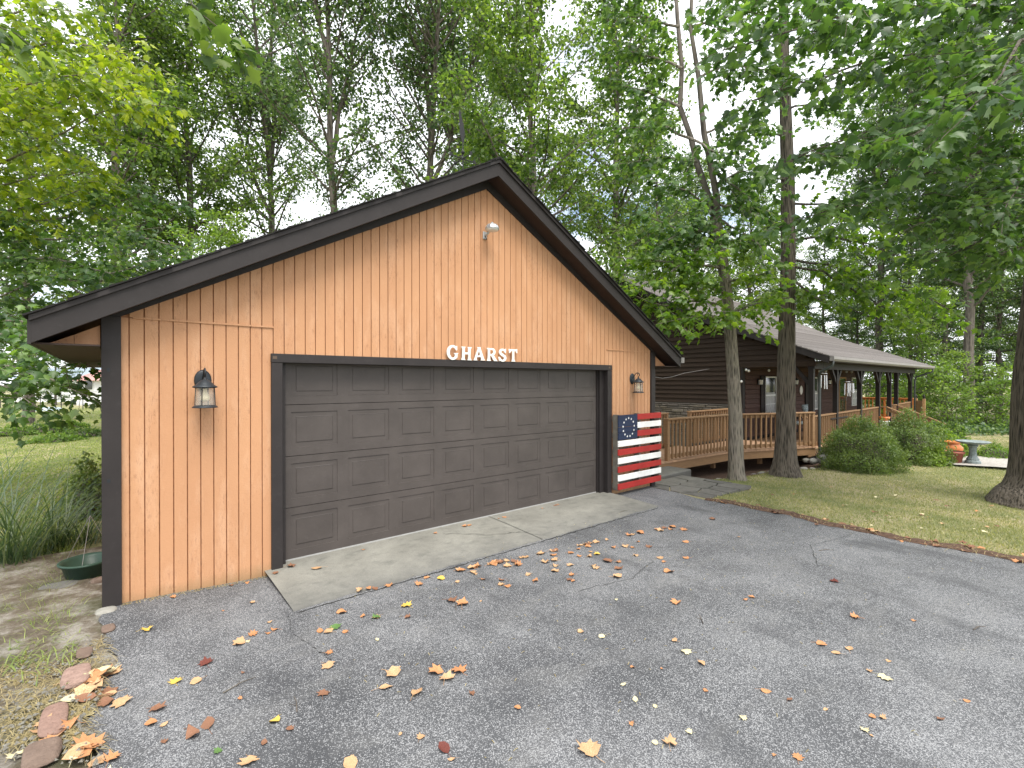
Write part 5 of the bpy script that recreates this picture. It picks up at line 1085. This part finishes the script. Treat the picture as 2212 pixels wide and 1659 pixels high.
for pts in ([(-200, 520, 8.8), (0, 490, 8.8), (150, 470, 8.8), (280, 430, 8.9), (370, 440, 8.9)], [(-200, 600, 8.8), (0, 560, 8.8), (120, 560, 8.8), (240, 590, 8.8), (330, 560, 8.9)], [(-200, 680, 8.8), (0, 640, 8.6), (100, 600, 8.6), (220, 610, 8.6)],
            [(-200, 700, 8.8), (-50, 720, 7.5), (60, 730, 7), (150, 770, 6.8), (215, 800, 6.7)], [(-200, 740, 8.8), (-50, 770, 7), (60, 800, 6.6), (130, 830, 6.4), (200, 860, 6.3)], [(-220, 800, 8), (-60, 820, 7), (20, 840, 6.6), (80, 880, 6.4)], [(-200, 680, 8.8), (0, 690, 8), (100, 700, 7.8), (180, 730, 7.6)],
            [(-200, 540, 8.8), (0, 520, 9.5), (140, 520, 9.8), (260, 500, 10), (400, 540, 10)]): hb(f5, pts, 1.1, .115, .11)
obj('branches', f4.tw, MAT['bark'], T4); obj('branches', f5.tw, MAT['bark'], T4)
obj('crown', f4.mesh('crown', MAT['yellow'], 'maple_lo'), None, T4, label='bright yellow-green upper leaves'); obj('lower_crown', f5.mesh('lower_crown', MAT['maple'], 'maple_lo'), None, T4, label='mid green lower drooping leaves')
# close twig hanging into the top of the frame, from a limb over the driveway
for lab_, sp_, sd_0 in (('close-up twig of large green leaves hanging in from the top edge above the garage', [([V3(330, -140, 2.9), V3(400, -20, 2.85), V3(450, 60, 2.8), V3(500, 95, 2.8), V3(540, 125, 2.8)], .005, .002, .10, .11, .07, .10)], 16),
                        ('close-up leafy twig entering at the top left corner', [([V3(-160, -20, 2.8), V3(-60, 40, 2.75), V3(20, 80, 2.7), V3(80, 110, 2.7)], .005, .002, .10, .14, .08, .10)], 17)):
    T5 = thing('overhanging_twig', lab_, 'branch', sp_[0][0][0]); f6 = Fol(sd_0)
    for q_ in sp_: f6.spray(*q_, droop=.3, start=.25)
    obj('twig', f6.tw, MAT['darkbark'], T5); obj('leaves', f6.mesh('leaves', MAT['mid'], 'maple'), None, T5)

# ------------------------------------------------------------------ shrubs and plants
def bush(name, c, rx, ry, rz_, n, lsize, mat, label, seed, kind='oval'):
    f = Fol(seed); r = f.np; t_ = thing(name, label, 'bush', c); lob = [(r.normal(0, .45), r.normal(0, .45), r.uniform(.1, .7), r.uniform(.5, .8)) for _ in range(9)]
    g_ = r.normal(0, 1, (n, 3)); g_ /= np.linalg.norm(g_, axis=1, keepdims=True); g_[:, 2] = np.abs(g_[:, 2]) * 1.15 - .12
    d0 = 1 + .12 * np.sin(g_[:, 0] * 5 + seed) * np.cos(g_[:, 1] * 6) + .10 * np.sin(g_[:, 2] * 9 + g_[:, 0] * 7) + r.normal(0, .035, n); rad = d0 * (1 - np.abs(r.normal(0, .13, n)))
    pos = g_ * rad[:, None] * np.array([rx, ry, rz_]) + np.array([c[0], c[1], c[2]]); up = g_ * .8 + r.normal(0, .5, (n, 3)); fw = np.cross(up, r.normal(0, 1, (n, 3))) + np.array([0, 0, .5]) + g_ * .5
    ns_ = n // 9; k_ = r.integers(0, n, 60); cent = pos[k_]; cd_ = g_[k_]; pick = r.integers(0, 60, ns_); tt_ = r.random((ns_, 1)) * .16; extra = cent[pick] + cd_[pick] * tt_ + r.normal(0, .025, (ns_, 3)) + np.array([0, 0, 1]) * tt_ * .5
    pos[:ns_] = extra
    obj('foliage', leaves_mesh('foliage', pos, fw, up, lsize * r.uniform(.6, 1.4, n), MAT[mat], kind), None, t_)
    m = MB(); rr = random.Random(seed)
    for k in range(9): a = rr.uniform(0, 6.28); e = rr.uniform(.3, .9); m.tube([(c[0], c[1], c[2] - .15), (c[0] + rx * e * .3 * math.cos(a), c[1] + ry * e * .3 * math.sin(a), c[2] + rz_ * .4), (c[0] + rx * e * .7 * math.cos(a), c[1] + ry * e * .7 * math.sin(a), c[2] + rz_ * .8)], [.02, .013, .006], 5)
    # inner dead twigs keep the middle of the shrub closed
    m.lathe([(0, rz_ * .78), (rx * .5, rz_ * .62), (rx * .66, rz_ * .3), (rx * .6, .0), (rx * .4, -.1)], c, 12); obj('stems', m, MAT['darkbark'], t_); return t_
v = G(1886, 1012, -.31); bush('shrub', (v.x + .2, v.y + .3, -.32), .92, .85, 1.12, 26000, .04, 'shrub', 'large rounded green bush in front of the porch railing, nearest of the row', 1)
v = P(1962, 950, 13.6); bush('shrub', (v.x, v.y, -.38), .92, .85, 1.20, 20000, .045, 'shrub', 'rounded bush behind and right of the largest one, hiding the stairs', 2)
v = P(2012, 960, 14.6); bush('shrub', (v.x, v.y, -.40), .75, .7, .80, 6000, .07, 'fresh', 'loose lighter green shrub at the right end of the bush row', 3)
v = P(2008, 990, 13.0); bush('shrub', (v.x, v.y, -.36), .36, .34, .42, 2200, .06, 'lime', 'small lime-yellow shrub at the edge of the gravel', 4)
v = P(2040, 965, 16.2); bush('shrub', (v.x, v.y, -.42), .7, .6, .85, 5000, .08, 'mid', 'leafy green shrub behind the glazed orange urn', 5)
v = P(2082, 975, 14.5); bush('shrub', (v.x, v.y, -.42), .35, .3, .42, 1500, .07, 'lime', 'small bright shrub between urn and birdbath', 6)
v = P(2150, 970, 14.2); bush('shrub', (v.x, v.y, -.42), .5, .4, .40, 2000, .05, 'fresh', 'low feathery shrub beside the big right trunk', 7)
v = P(212, 1040, 7.0); bush('shrub', (v.x - .1, v.y, -.1), .28, .3, .75, 2600, .05, 'shrub', 'small dark bush squeezed against the garage corner', 8)
for i, (px_, py_, s_) in enumerate(((150, 915, .5), (90, 925, .7), (30, 930, .6), (185, 935, .6), (120, 945, .5))):
    v = G(px_, py_, -.35); bush('weed_clump', (v.x, v.y, terr(v.x, v.y) - .02), s_ * 1.6, s_ * 1.2, s_ * .55, 1500, .10, 'mid' if i % 2 else 'fresh', ['scrubby weed clump on the brush pile, upper right', 'scrubby weed clump in the middle of the brush pile', 'scrubby weed clump at the left edge of the lawn', 'scrubby weed clump nearest the garage corner', 'low scrubby weed clump in front of the brush pile'][i], 30 + i)
# wood-edge ground cover
f = Fol(40)
for i in range(900):
    px_ = f.r.uniform(1980, 2300); Z = f.r.uniform(21.5, 28); p = P(px_, 900, Z); f.cluster((p.x, p.y, terr(p.x, p.y) + f.r.uniform(0, .35)), .4, 12, .13, .5)
o = obj('ground_cover', f.mesh('ground_cover', MAT['blue'], 'quad')); o['kind'] = 'stuff'; o['label'] = 'dark leafy ground cover along the wood edge'; o['category'] = 'ground cover'
# grass blades
def blades(name, n, region, hgt, wid, mat, seed, lab, mask=None, lean=.5):
    r = np.random.default_rng(seed); P_ = []
    pts = region(r, n); keep = np.array([mask(x, y) if mask else True for x, y in pts]); pts = pts[keep]; n = len(pts)
    z_ = np.array([terr(x, y) for x, y in pts]); a = r.uniform(0, 2 * np.pi, n); hh = hgt * r.uniform(.5, 1.4, n); w_ = wid * r.uniform(.6, 1.3, n)
    base = np.column_stack([pts, z_ - .003]); side = np.column_stack([np.cos(a), np.sin(a), np.zeros(n)]) * w_[:, None]; tip = np.column_stack([r.normal(0, lean, n) * hh, r.normal(0, lean, n) * hh, hh])
    V = np.stack([base - side, base + side, base + tip], 1).reshape(-1, 3); Fc = np.arange(n * 3).reshape(-1, 3)
    o = obj(name, npmesh(name, V, Fc, MAT[mat])); o['kind'] = 'stuff'; o['label'] = lab; o['category'] = 'grass'; return o
def sector(px0, px1, Z0, Z1, pw=1.0):
    def f_(r, n):
        px_ = r.uniform(px0, px1, n); Z = (Z0 ** pw + (Z1 ** pw - Z0 ** pw) * r.random(n)) ** (1 / pw); s = (px_ - 1106) / F
        return np.column_stack([CAM.x + Z * (FW.x + RT.x * s), CAM.y + Z * (FW.y + RT.y * s)])
    return f_
m_right = lambda x, y: x > 6.12 and not (6.0 < x < 7.7 and y > -1.18) and not (x < 8.3 and y > .3) and not (y > .3 - 1.0 * smooth((x - 10.2) / 3) and x < 14) and not (x >= 14 and y > -.2)
blades('lawn_grass', 150000, sector(1440, 2260, 4.6, 21, 1.2), .035, .006, 'grass', 1, 'short patchy dry grass on the right lawn', m_right)
blades('lawn_grass', 60000, sector(-40, 225, 6.0, 45, 1.0), .04, .012, 'lushgrass', 2, 'longer green grass on the left lawn', lambda x, y: x < -1.5)
blades('bed_grass', 5000, sector(-60, 240, 3.6, 6.2, 1.0), .13, .004, 'lushgrass', 3, 'weedy grass in the bed left of the garage corner', lambda x, y: x < -1.62 and math.sin(x * 7) * math.cos(y * 6) > -.2, .8)
# dry straw in the bed
def strands(name, n, regionf, ln, mat, seed, lab, arch=.5, up=1.0, wid=.004):
    r = random.Random(seed); vs = []; fs = []
    for i in range(n):
        x, y, z_ = regionf(r); a = r.uniform(0, 6.28); L_ = ln * r.uniform(.5, 1.3); q = Vector((x, y, z_)); d_ = Vector((math.cos(a) * arch, math.sin(a) * arch, up * r.uniform(.4, 1.2))).normalized(); s_ = Vector((-math.sin(a), math.cos(a), 0)) * wid; b = len(vs); k = 6
        for j in range(k + 1):
            w_ = 1 - (j / k) ** 1.5 * .9; vs += [tuple(q - s_ * w_), tuple(q + s_ * w_)]; q = q + d_ * L_ / k; d_ = (d_ + Vector((math.cos(a) * .08, math.sin(a) * .08, -.22 * arch * 1.4))).normalized()
        for j in range(k): c_ = b + 2 * j; fs.append((c_, c_ + 1, c_ + 3, c_ + 2))
    return npmesh(name, vs, fs, MAT[mat])
def bedpt(r):
    v = G(r.uniform(-10, 235), r.uniform(1300, 1620), -.04); return (min(v.x, left_edge(min(v.y, 0)) - .02), v.y, -.03)
o = obj('dry_straw', strands('dry_straw', 2600, bedpt, .16, 'straw', 4, '', 1.0, .22, .0018)); o['kind'] = 'stuff'; o['label'] = 'dry straw and grass litter in the soil bed'; o['category'] = 'straw'
for i, (px_, py_, n_, ln, lab) in enumerate(((20, 1235, 190, 1.5, 'tall arching blue-green grass clump at the left edge'), (110, 1195, 130, 1.2, 'arching grass clump between the left edge and the garage corner'), (175, 1180, 70, .7, 'short arching grass clump behind the green pot'), (-70, 1200, 150, 1.7, 'tallest arching grass clump, partly cut by the left edge'))):
    v = G(px_, py_, -.1); vv = v.copy(); o = obj('grass_clump', strands('grass_clump', n_, lambda r, vv=vv: (vv.x + r.gauss(0, .08), vv.y + r.gauss(0, .08), -.1), ln, 'reed', 50 + i, '', .62, 1.7, .0062)); tag(o, lab, 'grass clump', 'arching grass clumps by the garage corner')
pb = MB(); pr = random.Random(61)
for i in range(800):
    v = G(pr.uniform(-20, 240), pr.uniform(1290, 1655), -.03); x, y = min(v.x, left_edge(min(v.y, 0)) + .02), v.y
    if y > 1.6: continue
    q_ = pr.uniform(.004, .016); z_ = -.035 + pr.uniform(0, .02); a_ = pr.uniform(0, 6); pb.add([(x + q_ * math.cos(a_ + k * 2.1) * pr.uniform(.7, 1.5), y + q_ * math.sin(a_ + k * 2.1), z_) for k in range(3)] + [(x, y, z_ + q_ * pr.uniform(.6, 1.2))], [(0, 1, 3), (1, 2, 3), (2, 0, 3)])
o = obj('pebbles', pb, MAT['rock']); o['kind'] = 'stuff'; o['label'] = 'crumbs of stone and bark on the bare soil'; o['category'] = 'pebbles'
o = obj('bed_weeds', strands('bed_weeds', 500, lambda r: (lambda v: (min(v.x, left_edge(min(v.y, 0)) - .12), v.y, -.03))(G(r.choice((40, 90, 150, 20)) + r.gauss(0, 18), r.choice((1345, 1380, 1440, 1400)) + r.gauss(0, 20), -.04)), .10, 'lushgrass', 62, '', .6, 1.0, .0035)); o['kind'] = 'stuff'; o['label'] = 'small green weeds sprouting in the bed'; o['category'] = 'weeds'
# debris line where the siding meets the asphalt
def deb(r): x = r.uniform(-1.3, -.15); return (x, -.012 - abs(r.gauss(0, .025)), asph(x, 0) + .004)
o = obj('debris_litter', strands('debris_litter', 260, deb, .06, 'straw', 9, '', 1.0, .12, .0018)); o['kind'] = 'stuff'; o['label'] = 'pine straw and crumbs along the foot of the siding'; o['category'] = 'litter'
def deb2(r): y = r.uniform(-9, -1.3); x = right_edge(y) + r.gauss(.03, .06); return (x, y, asph(x, y) + .03)
o = obj('debris_litter', strands('debris_litter', 900, deb2, .09, 'straw', 10, '', 1.0, .15, .003)); o['kind'] = 'stuff'; o['label'] = 'dead grass litter along the lawn edge of the driveway'; o['category'] = 'litter'
def deb3(r): x = r.uniform(-.2, 5.9); y = r.uniform(-3.5, -.05) if r.random() < .6 else r.uniform(-5, -1); return (x, y, max(asph(x, y), -.045 if y > -.96 and x < 5 else -1) + .006)
o = obj('debris_litter', strands('debris_litter', 420, deb3, .05, 'straw', 11, '', 1.0, .05, .0022)); o['kind'] = 'stuff'; o['label'] = 'tiny twigs and leaf crumbs scattered over the driveway'; o['category'] = 'litter'

# ------------------------------------------------------------------ fallen leaves
LC = {'tan': [(0.56, 0.38, 0.22), (0.38, 0.22, 0.11)], 'orange': [(0.50, 0.26, 0.12), (0.36, 0.16, 0.07)], 'brown': [(0.26, 0.13, 0.075), (0.17, 0.085, 0.05)], 'red': [(0.17, 0.05, 0.035), (0.09, 0.025, 0.02)], 'yellow': [(0.62, 0.44, 0.10), (0.48, 0.32, 0.06)], 'green': [(0.10, 0.19, 0.05), (0.07, 0.14, 0.04)], 'pale': [(0.62, 0.55, 0.34), (0.5, 0.46, 0.28)]}
LM = {}
for k, (a, b) in LC.items():
    m = M('fallen_leaf_' + k, .65); c = m.ramp(m.noise(22, detail=6, space='Object'), [(0.35, b), (0.65, a)]); c = m.mix(m.math('MULTIPLY', m.orand(), .45), c, b); m.col(c); m.bump(m.noise(60, detail=4, space='Object'), .5, .004); LM[k] = m.m
def leafmesh(kind, seed, colk):
    r = random.Random(seed)
    if kind == 0: ol = [(0, -.45), (.10, -.42), (.42, -.34), (.30, -.14), (.52, .02), (.30, .12), (.34, .36), (.14, .30), (0, .58), (-.14, .30), (-.34, .36), (-.30, .12), (-.52, .02), (-.30, -.14), (-.42, -.34), (-.10, -.42)]
    elif kind == 1: ol = [(0, -.5), (.22, -.3), (.30, 0), (.2, .3), (0, .55), (-.2, .3), (-.30, 0), (-.22, -.3)]
    else: ol = [(0, -.4), (.3, -.36), (.4, -.1), (.52, .1), (.28, .2), (.18, .46), (0, .36), (-.2, .5), (-.3, .2), (-.5, .14), (-.4, -.14), (-.24, -.38)]
    m = MB(); cu = r.uniform(.25, .9); ax = r.uniform(0, 3.14); n = len(ol); ring2 = [(x * .5, y * .5) for x, y in ol]
    def hgt(x, y): q = x * math.cos(ax) + y * math.sin(ax); return cu * q * q + .12 * math.sin(9 * x + seed) * (abs(x) + abs(y))
    m.v = [(0, 0, hgt(0, 0))] + [(x, y, hgt(x, y) + r.uniform(-.02, .02)) for x, y in ring2] + [(x, y, hgt(x, y) + r.uniform(-.03, .05)) for x, y in [(a * r.uniform(.85, 1.1), b * r.uniform(.85, 1.1)) for a, b in ol]]
    m.f = [(0, 1 + i, 1 + (i + 1) % n) for i in range(n)] + [(1 + i, 1 + n + i, 1 + n + (i + 1) % n, 1 + (i + 1) % n) for i in range(n)]
    lo = min(v[2] for v in m.v); m.v = [(a, b, c - lo) for a, b, c in m.v]; b0 = m.v[1 + n]; m.tube([(0, b0[1], b0[2]), (.05, b0[1] - .25, .03), (.12, b0[1] - .5, .02)], .012, 4, False)
    return m.mesh('fallen_leaf', LM[colk], True)
LMESH = {(k, s): leafmesh(s % 3 if s % 3 < 2 or s < 3 else 0, s * 7 + len(k), k) for k in LC for s in range(6)}
lr = random.Random(77); leafcount = 0
def surf(x, y):
    if -.2 < x < 5.05 and y > -.96: return max(apz(x, y), asph(x, y)) + .002
    if left_edge(min(y, 0)) < x < right_edge(y): return asph(x, y)
    return terr(x, y) + (.03 if x > 6 else .05)
def drop(px_, py_, colk, size, lab, grp='fallen leaves on the driveway', z_=-.06):
    v = G(px_, py_, z_); drop3(v.x, v.y, colk, size, lab, grp)
def drop3(x, y, colk, size, lab, grp):
    global leafcount
    if x > -1.3 and y > -.03 and x < 6.3: y = -.05
    o = bpy.data.objects.new('fallen_leaf', LMESH[(colk, lr.randrange(6))]); C.objects.link(o); s = size * lr.uniform(.9, 1.1); o.scale = (s, s * lr.uniform(.7, 1), s * lr.uniform(.5, 1.3)); o.rotation_euler = (lr.uniform(-.12, .12), lr.uniform(-.12, .12), lr.uniform(0, 6.28)); o.location = (x, y, surf(x, y) + .004); tag(o, lab, 'leaf', grp); leafcount += 1
SP = [(848, 1457, 'tan', .13, 'large tan maple leaf left of the cluster in the lower middle'), (900, 1498, 'tan', .13, 'large pale tan leaf lying below the cluster in the lower middle'), (940, 1453, 'orange', .12, 'orange leaf, leftmost of the trio in the lower middle'), (966, 1466, 'tan', .12, 'tan leaf, middle of the trio in the lower middle'), (990, 1450, 'orange', .12, 'orange curled leaf, rightmost of the trio in the lower middle'),
      (697, 1500, 'brown', .09, 'orange-brown leaf left of the pale tan leaf in the lower middle'), (591, 1560, 'yellow', .09, 'yellow half leaf near the bottom edge, left of centre'), (415, 1592, 'brown', .12, 'brown leaf, lower of a touching pair near the bottom left'), (448, 1567, 'brown', .12, 'brown leaf, upper of a touching pair near the bottom left'), (378, 1475, 'yellow', .085, 'bright yellow leaf left of a tan leaf, lower left'), (422, 1475, 'tan', .10, 'tan leaf right beside the bright yellow leaf'),
      (443, 1434, 'red', .11, 'dark maroon leaf on the lower left driveway'), (316, 1370, 'yellow', .085, 'pale yellow leaf lying alone in front of the left siding'), (515, 1392, 'tan', .12, 'tan leaf, left of the curled group in front of the left siding'), (545, 1372, 'orange', .10, 'orange leaf, upper of the curled group in front of the left siding'), (592, 1362, 'orange', .07, 'small orange leaf right of the curled group'), (323, 1565, 'orange', .10, 'orange-brown leaf alone left of the brown pair near the bottom'), (260, 1520, 'tan', .15, 'largest tan leaf beside the pink stones'),
      (172, 1483, 'tan', .15, 'tan leaf resting against the pink granite stone'), (198, 1630, 'orange', .12, 'orange leaf near the bottom left corner'), (958, 1620, 'red', .10, 'red-orange leaf at the bottom edge near the middle'), (1272, 1622, 'tan', .12, 'large tan maple leaf at the bottom edge right of centre'), (1416, 1606, 'pale', .04, 'tiny pale leaf at the bottom edge'), (1448, 1606, 'tan', .095, 'pale tan leaf near the bottom edge right of the large maple leaf'), (1655, 1495, 'orange', .07, 'small orange leaf alone on the lower right asphalt'),
      (1607, 1553, 'pale', .05, 'small pale leaf near the bottom right'), (1915, 1468, 'pale', .09, 'pale yellow leaf alone on the right asphalt'), (1836, 1405, 'tan', .085, 'tan leaf, right of a pair on the right asphalt'), (1808, 1414, 'tan', .08, 'tan leaf, left of a pair on the right asphalt'), (1776, 1395, 'orange', .07, 'small orange leaf above the pair on the right asphalt'), (1848, 1337, 'orange', .11, 'orange torn leaf on the right asphalt'), (1482, 1411, 'pale', .08, 'folded pale leaf in the middle right'), (1517, 1435, 'tan', .08, 'tan leaf just below the folded pale leaf'), (1461, 1306, 'orange', .10, 'orange crumpled leaf right of the middle'),
      (1803, 1258, 'red', .09, 'dark red leaf alone on the upper right asphalt'), (1255, 1367, 'tan', .08, 'tan folded leaf in the middle of the asphalt'), (877, 1310, 'yellow', .10, 'yellow-tan leaf at the front edge of the concrete'), (812, 1336, 'green', .08, 'dark green leaf lying in front of the concrete'), (905, 1264, 'orange', .09, 'orange leaf on the concrete near its front edge'), (1290, 1199, 'yellow', .08, 'bright yellow leaf in the scattered patch before the flag'), (953, 1252, 'yellow', .09, 'yellow-orange leaf on the concrete'), (738, 1325, 'orange', .09, 'orange leaf just off the left corner of the concrete'),
      (783, 1333, 'orange', .07, 'small orange leaf left of the dark green leaf'), (708, 1366, 'tan', .09, 'curled tan leaf beside a green stem'), (725, 1358, 'green', .10, 'narrow yellow-green leaf standing on edge left of centre'), (690, 1365, 'orange', .07, 'orange fragment beside the curled tan leaf'), (1000, 1306, 'orange', .12, 'orange crumpled leaf in front of the concrete centre'), (975, 1300, 'brown', .10, 'brown crumpled leaf touching the orange one in front of the concrete'), (683, 1240, 'tan', .11, 'tan leaf on the concrete close to the left door trim'), (624, 1232, 'brown', .10, 'brown curled leaf against the left door trim'),
      (745, 1367, 'orange', .06, 'tiny orange leaf in front of the left apron'), (1347, 1480, 'pale', .04, 'tiny pale leaf on the lower middle asphalt'), (1416, 1527, 'pale', .035, 'tiny tan fleck on the lower right asphalt'), (340, 1535, 'brown', .08, 'small brown leaf below the curled tan leaves on the left'), (468, 1627, 'green', .05, 'small bright green leaf at the bottom edge'), (755, 1654, 'tan', .12, 'pale leaf cut by the bottom edge'), (535, 1650, 'tan', .11, 'tan leaf at the bottom edge left of centre'), (240, 1643, 'orange', .08, 'small orange leaf in the bottom left'), (235, 1453, 'pale', .13, 'yellow-green leaf at the driveway edge beside the pink stone'), (708, 1440, 'tan', .09, 'tan leaf left of the middle'), (710, 1412, 'orange', .07, 'small orange leaf above the tan leaf left of the middle'), (832, 1487, 'tan', .09, 'small tan leaf between the two large tan leaves')]
for a in SP: drop(*a)
for i in range(95):                      # loose scatter in front of the door
    px_ = lr.gauss(1190, 170); py_ = 1225 - (px_ - 1000) * .13 + lr.gauss(0, 38); py_ = max(py_, 1290 - (px_ - 700) * .21 + 6)
    ck = lr.choice(['tan', 'orange', 'orange', 'brown', 'tan']); drop(px_, py_, ck, lr.uniform(.05, .115), f'{ck} maple leaf in the loose scatter ' + ('before the left half of the garage door' if px_ < 1080 else 'before the middle of the garage door' if px_ < 1230 else 'in front of the pallet flag'), 'leaves scattered before the garage door')
for i in range(45):
    px_ = lr.uniform(330, 2150); py_ = lr.uniform(1290, 1650)
    v = G(px_, py_); 
    if v.x < right_edge(v.y) - .1: ck = lr.choice(['tan', 'orange', 'brown', 'pale']); drop(px_, py_, ck, lr.uniform(.025, .06), f'tiny {ck} leaf fragment lying alone on the ' + ('left' if px_ < 900 else 'middle' if px_ < 1500 else 'right') + ' part of the open asphalt', 'leaf fragments on the open asphalt')
for i in range(80):
    y = lr.uniform(-7, -1.3); ck = lr.choice(['tan', 'orange', 'brown', 'brown']); drop3(right_edge(y) + lr.gauss(.03, .08), y, ck, lr.uniform(.05, .11), f'{ck} leaf caught along the ' + ('far' if y > -3 else 'near') + ' part of the lawn edge', 'leaves along the lawn edge')
for i in range(40):
    v = G(lr.uniform(1650, 2200), lr.uniform(1035, 1180), -.12)
    if v.x > 6.3: ck = lr.choice(['tan', 'brown', 'brown', 'pale', 'orange']); drop3(v.x, v.y, ck, lr.uniform(.05, .10), f'dry {ck} leaf lying in the grass of the right lawn', 'leaves on the right lawn')
for i in range(46):
    y = lr.uniform(-2.5, -1.1); drop3(left_edge(y) - abs(lr.gauss(.0, .16)) + .06, y, (ck := lr.choice(['tan', 'tan', 'orange', 'brown', 'pale'])), lr.uniform(.08, .15), f'curled {ck} leaf heaped along the left bed edge ' + ('beside the pink stones' if y > -1.8 else 'in the bottom left corner'), 'leaves heaped along the left bed')
for i in range(14):
    x = lr.uniform(-1.2, 4.8); drop3(x, -.05 - abs(lr.gauss(0, .05)) + (.1 if x > 0 else 0), lr.choice(['orange', 'brown']), lr.uniform(.04, .08), 'small brown leaf blown against the foot of the garage front', 'leaves against the garage foot')
for px_, py_, ln_, a_, lab in ((2105, 1365, .16, -20, 'thin bare twig on the far right of the asphalt'), (1545, 1090, .2, 10, 'dark twig lying near the flagstones'), (1520, 1350, .15, 40, 'short twig right of the middle of the driveway'), (1770, 1190, .18, -35, 'twig on the upper right asphalt'), (480, 1500, .2, 15, 'pale twig on the lower left driveway'), (985, 1320, .14, 60, 'short twig in front of the concrete'), (1340, 1110, .15, -10, 'twig near the right end of the concrete'), (640, 1540, .16, 80, 'twig on the lower left asphalt below the maroon leaf')):
    v = G(px_, py_); a_ = R(a_); d_ = Vector((math.cos(a_), math.sin(a_), 0)); z_ = surf(v.x, v.y) + .005; p0 = Vector((v.x, v.y, z_)); tw_ = MB().tube([p0, p0 + d_ * ln_ * .5 + Vector((.008, .01, .006)), p0 + d_ * ln_], [.004, .003, .0015], 5); tw_.tube([p0 + d_ * ln_ * .4, p0 + d_ * ln_ * .6 + Vector((-d_.y, d_.x, .1)) * .04], [.0022, .001], 4)
    tag(obj('fallen_twig', tw_, MAT['farbark']), lab, 'twig', 'small twigs on the driveway')
crack('pavement_crack', [(5.6, -.9), (5.2, -1.6), (5.5, -2.3)], .003, asph, 14); crack('pavement_crack', [(1.9, -2.2), (2.5, -2.35), (3.1, -2.2)], .0025, asph, 15); crack('pavement_crack', [(4.2, -3.4), (4.9, -3.1), (5.9, -3.3)], .003, asph, 16)
print('hero', [len(q.p) for q in (f1, f2, f3, f4, f5)]); print('leaves', leafcount, 'objects', len(scn.objects))
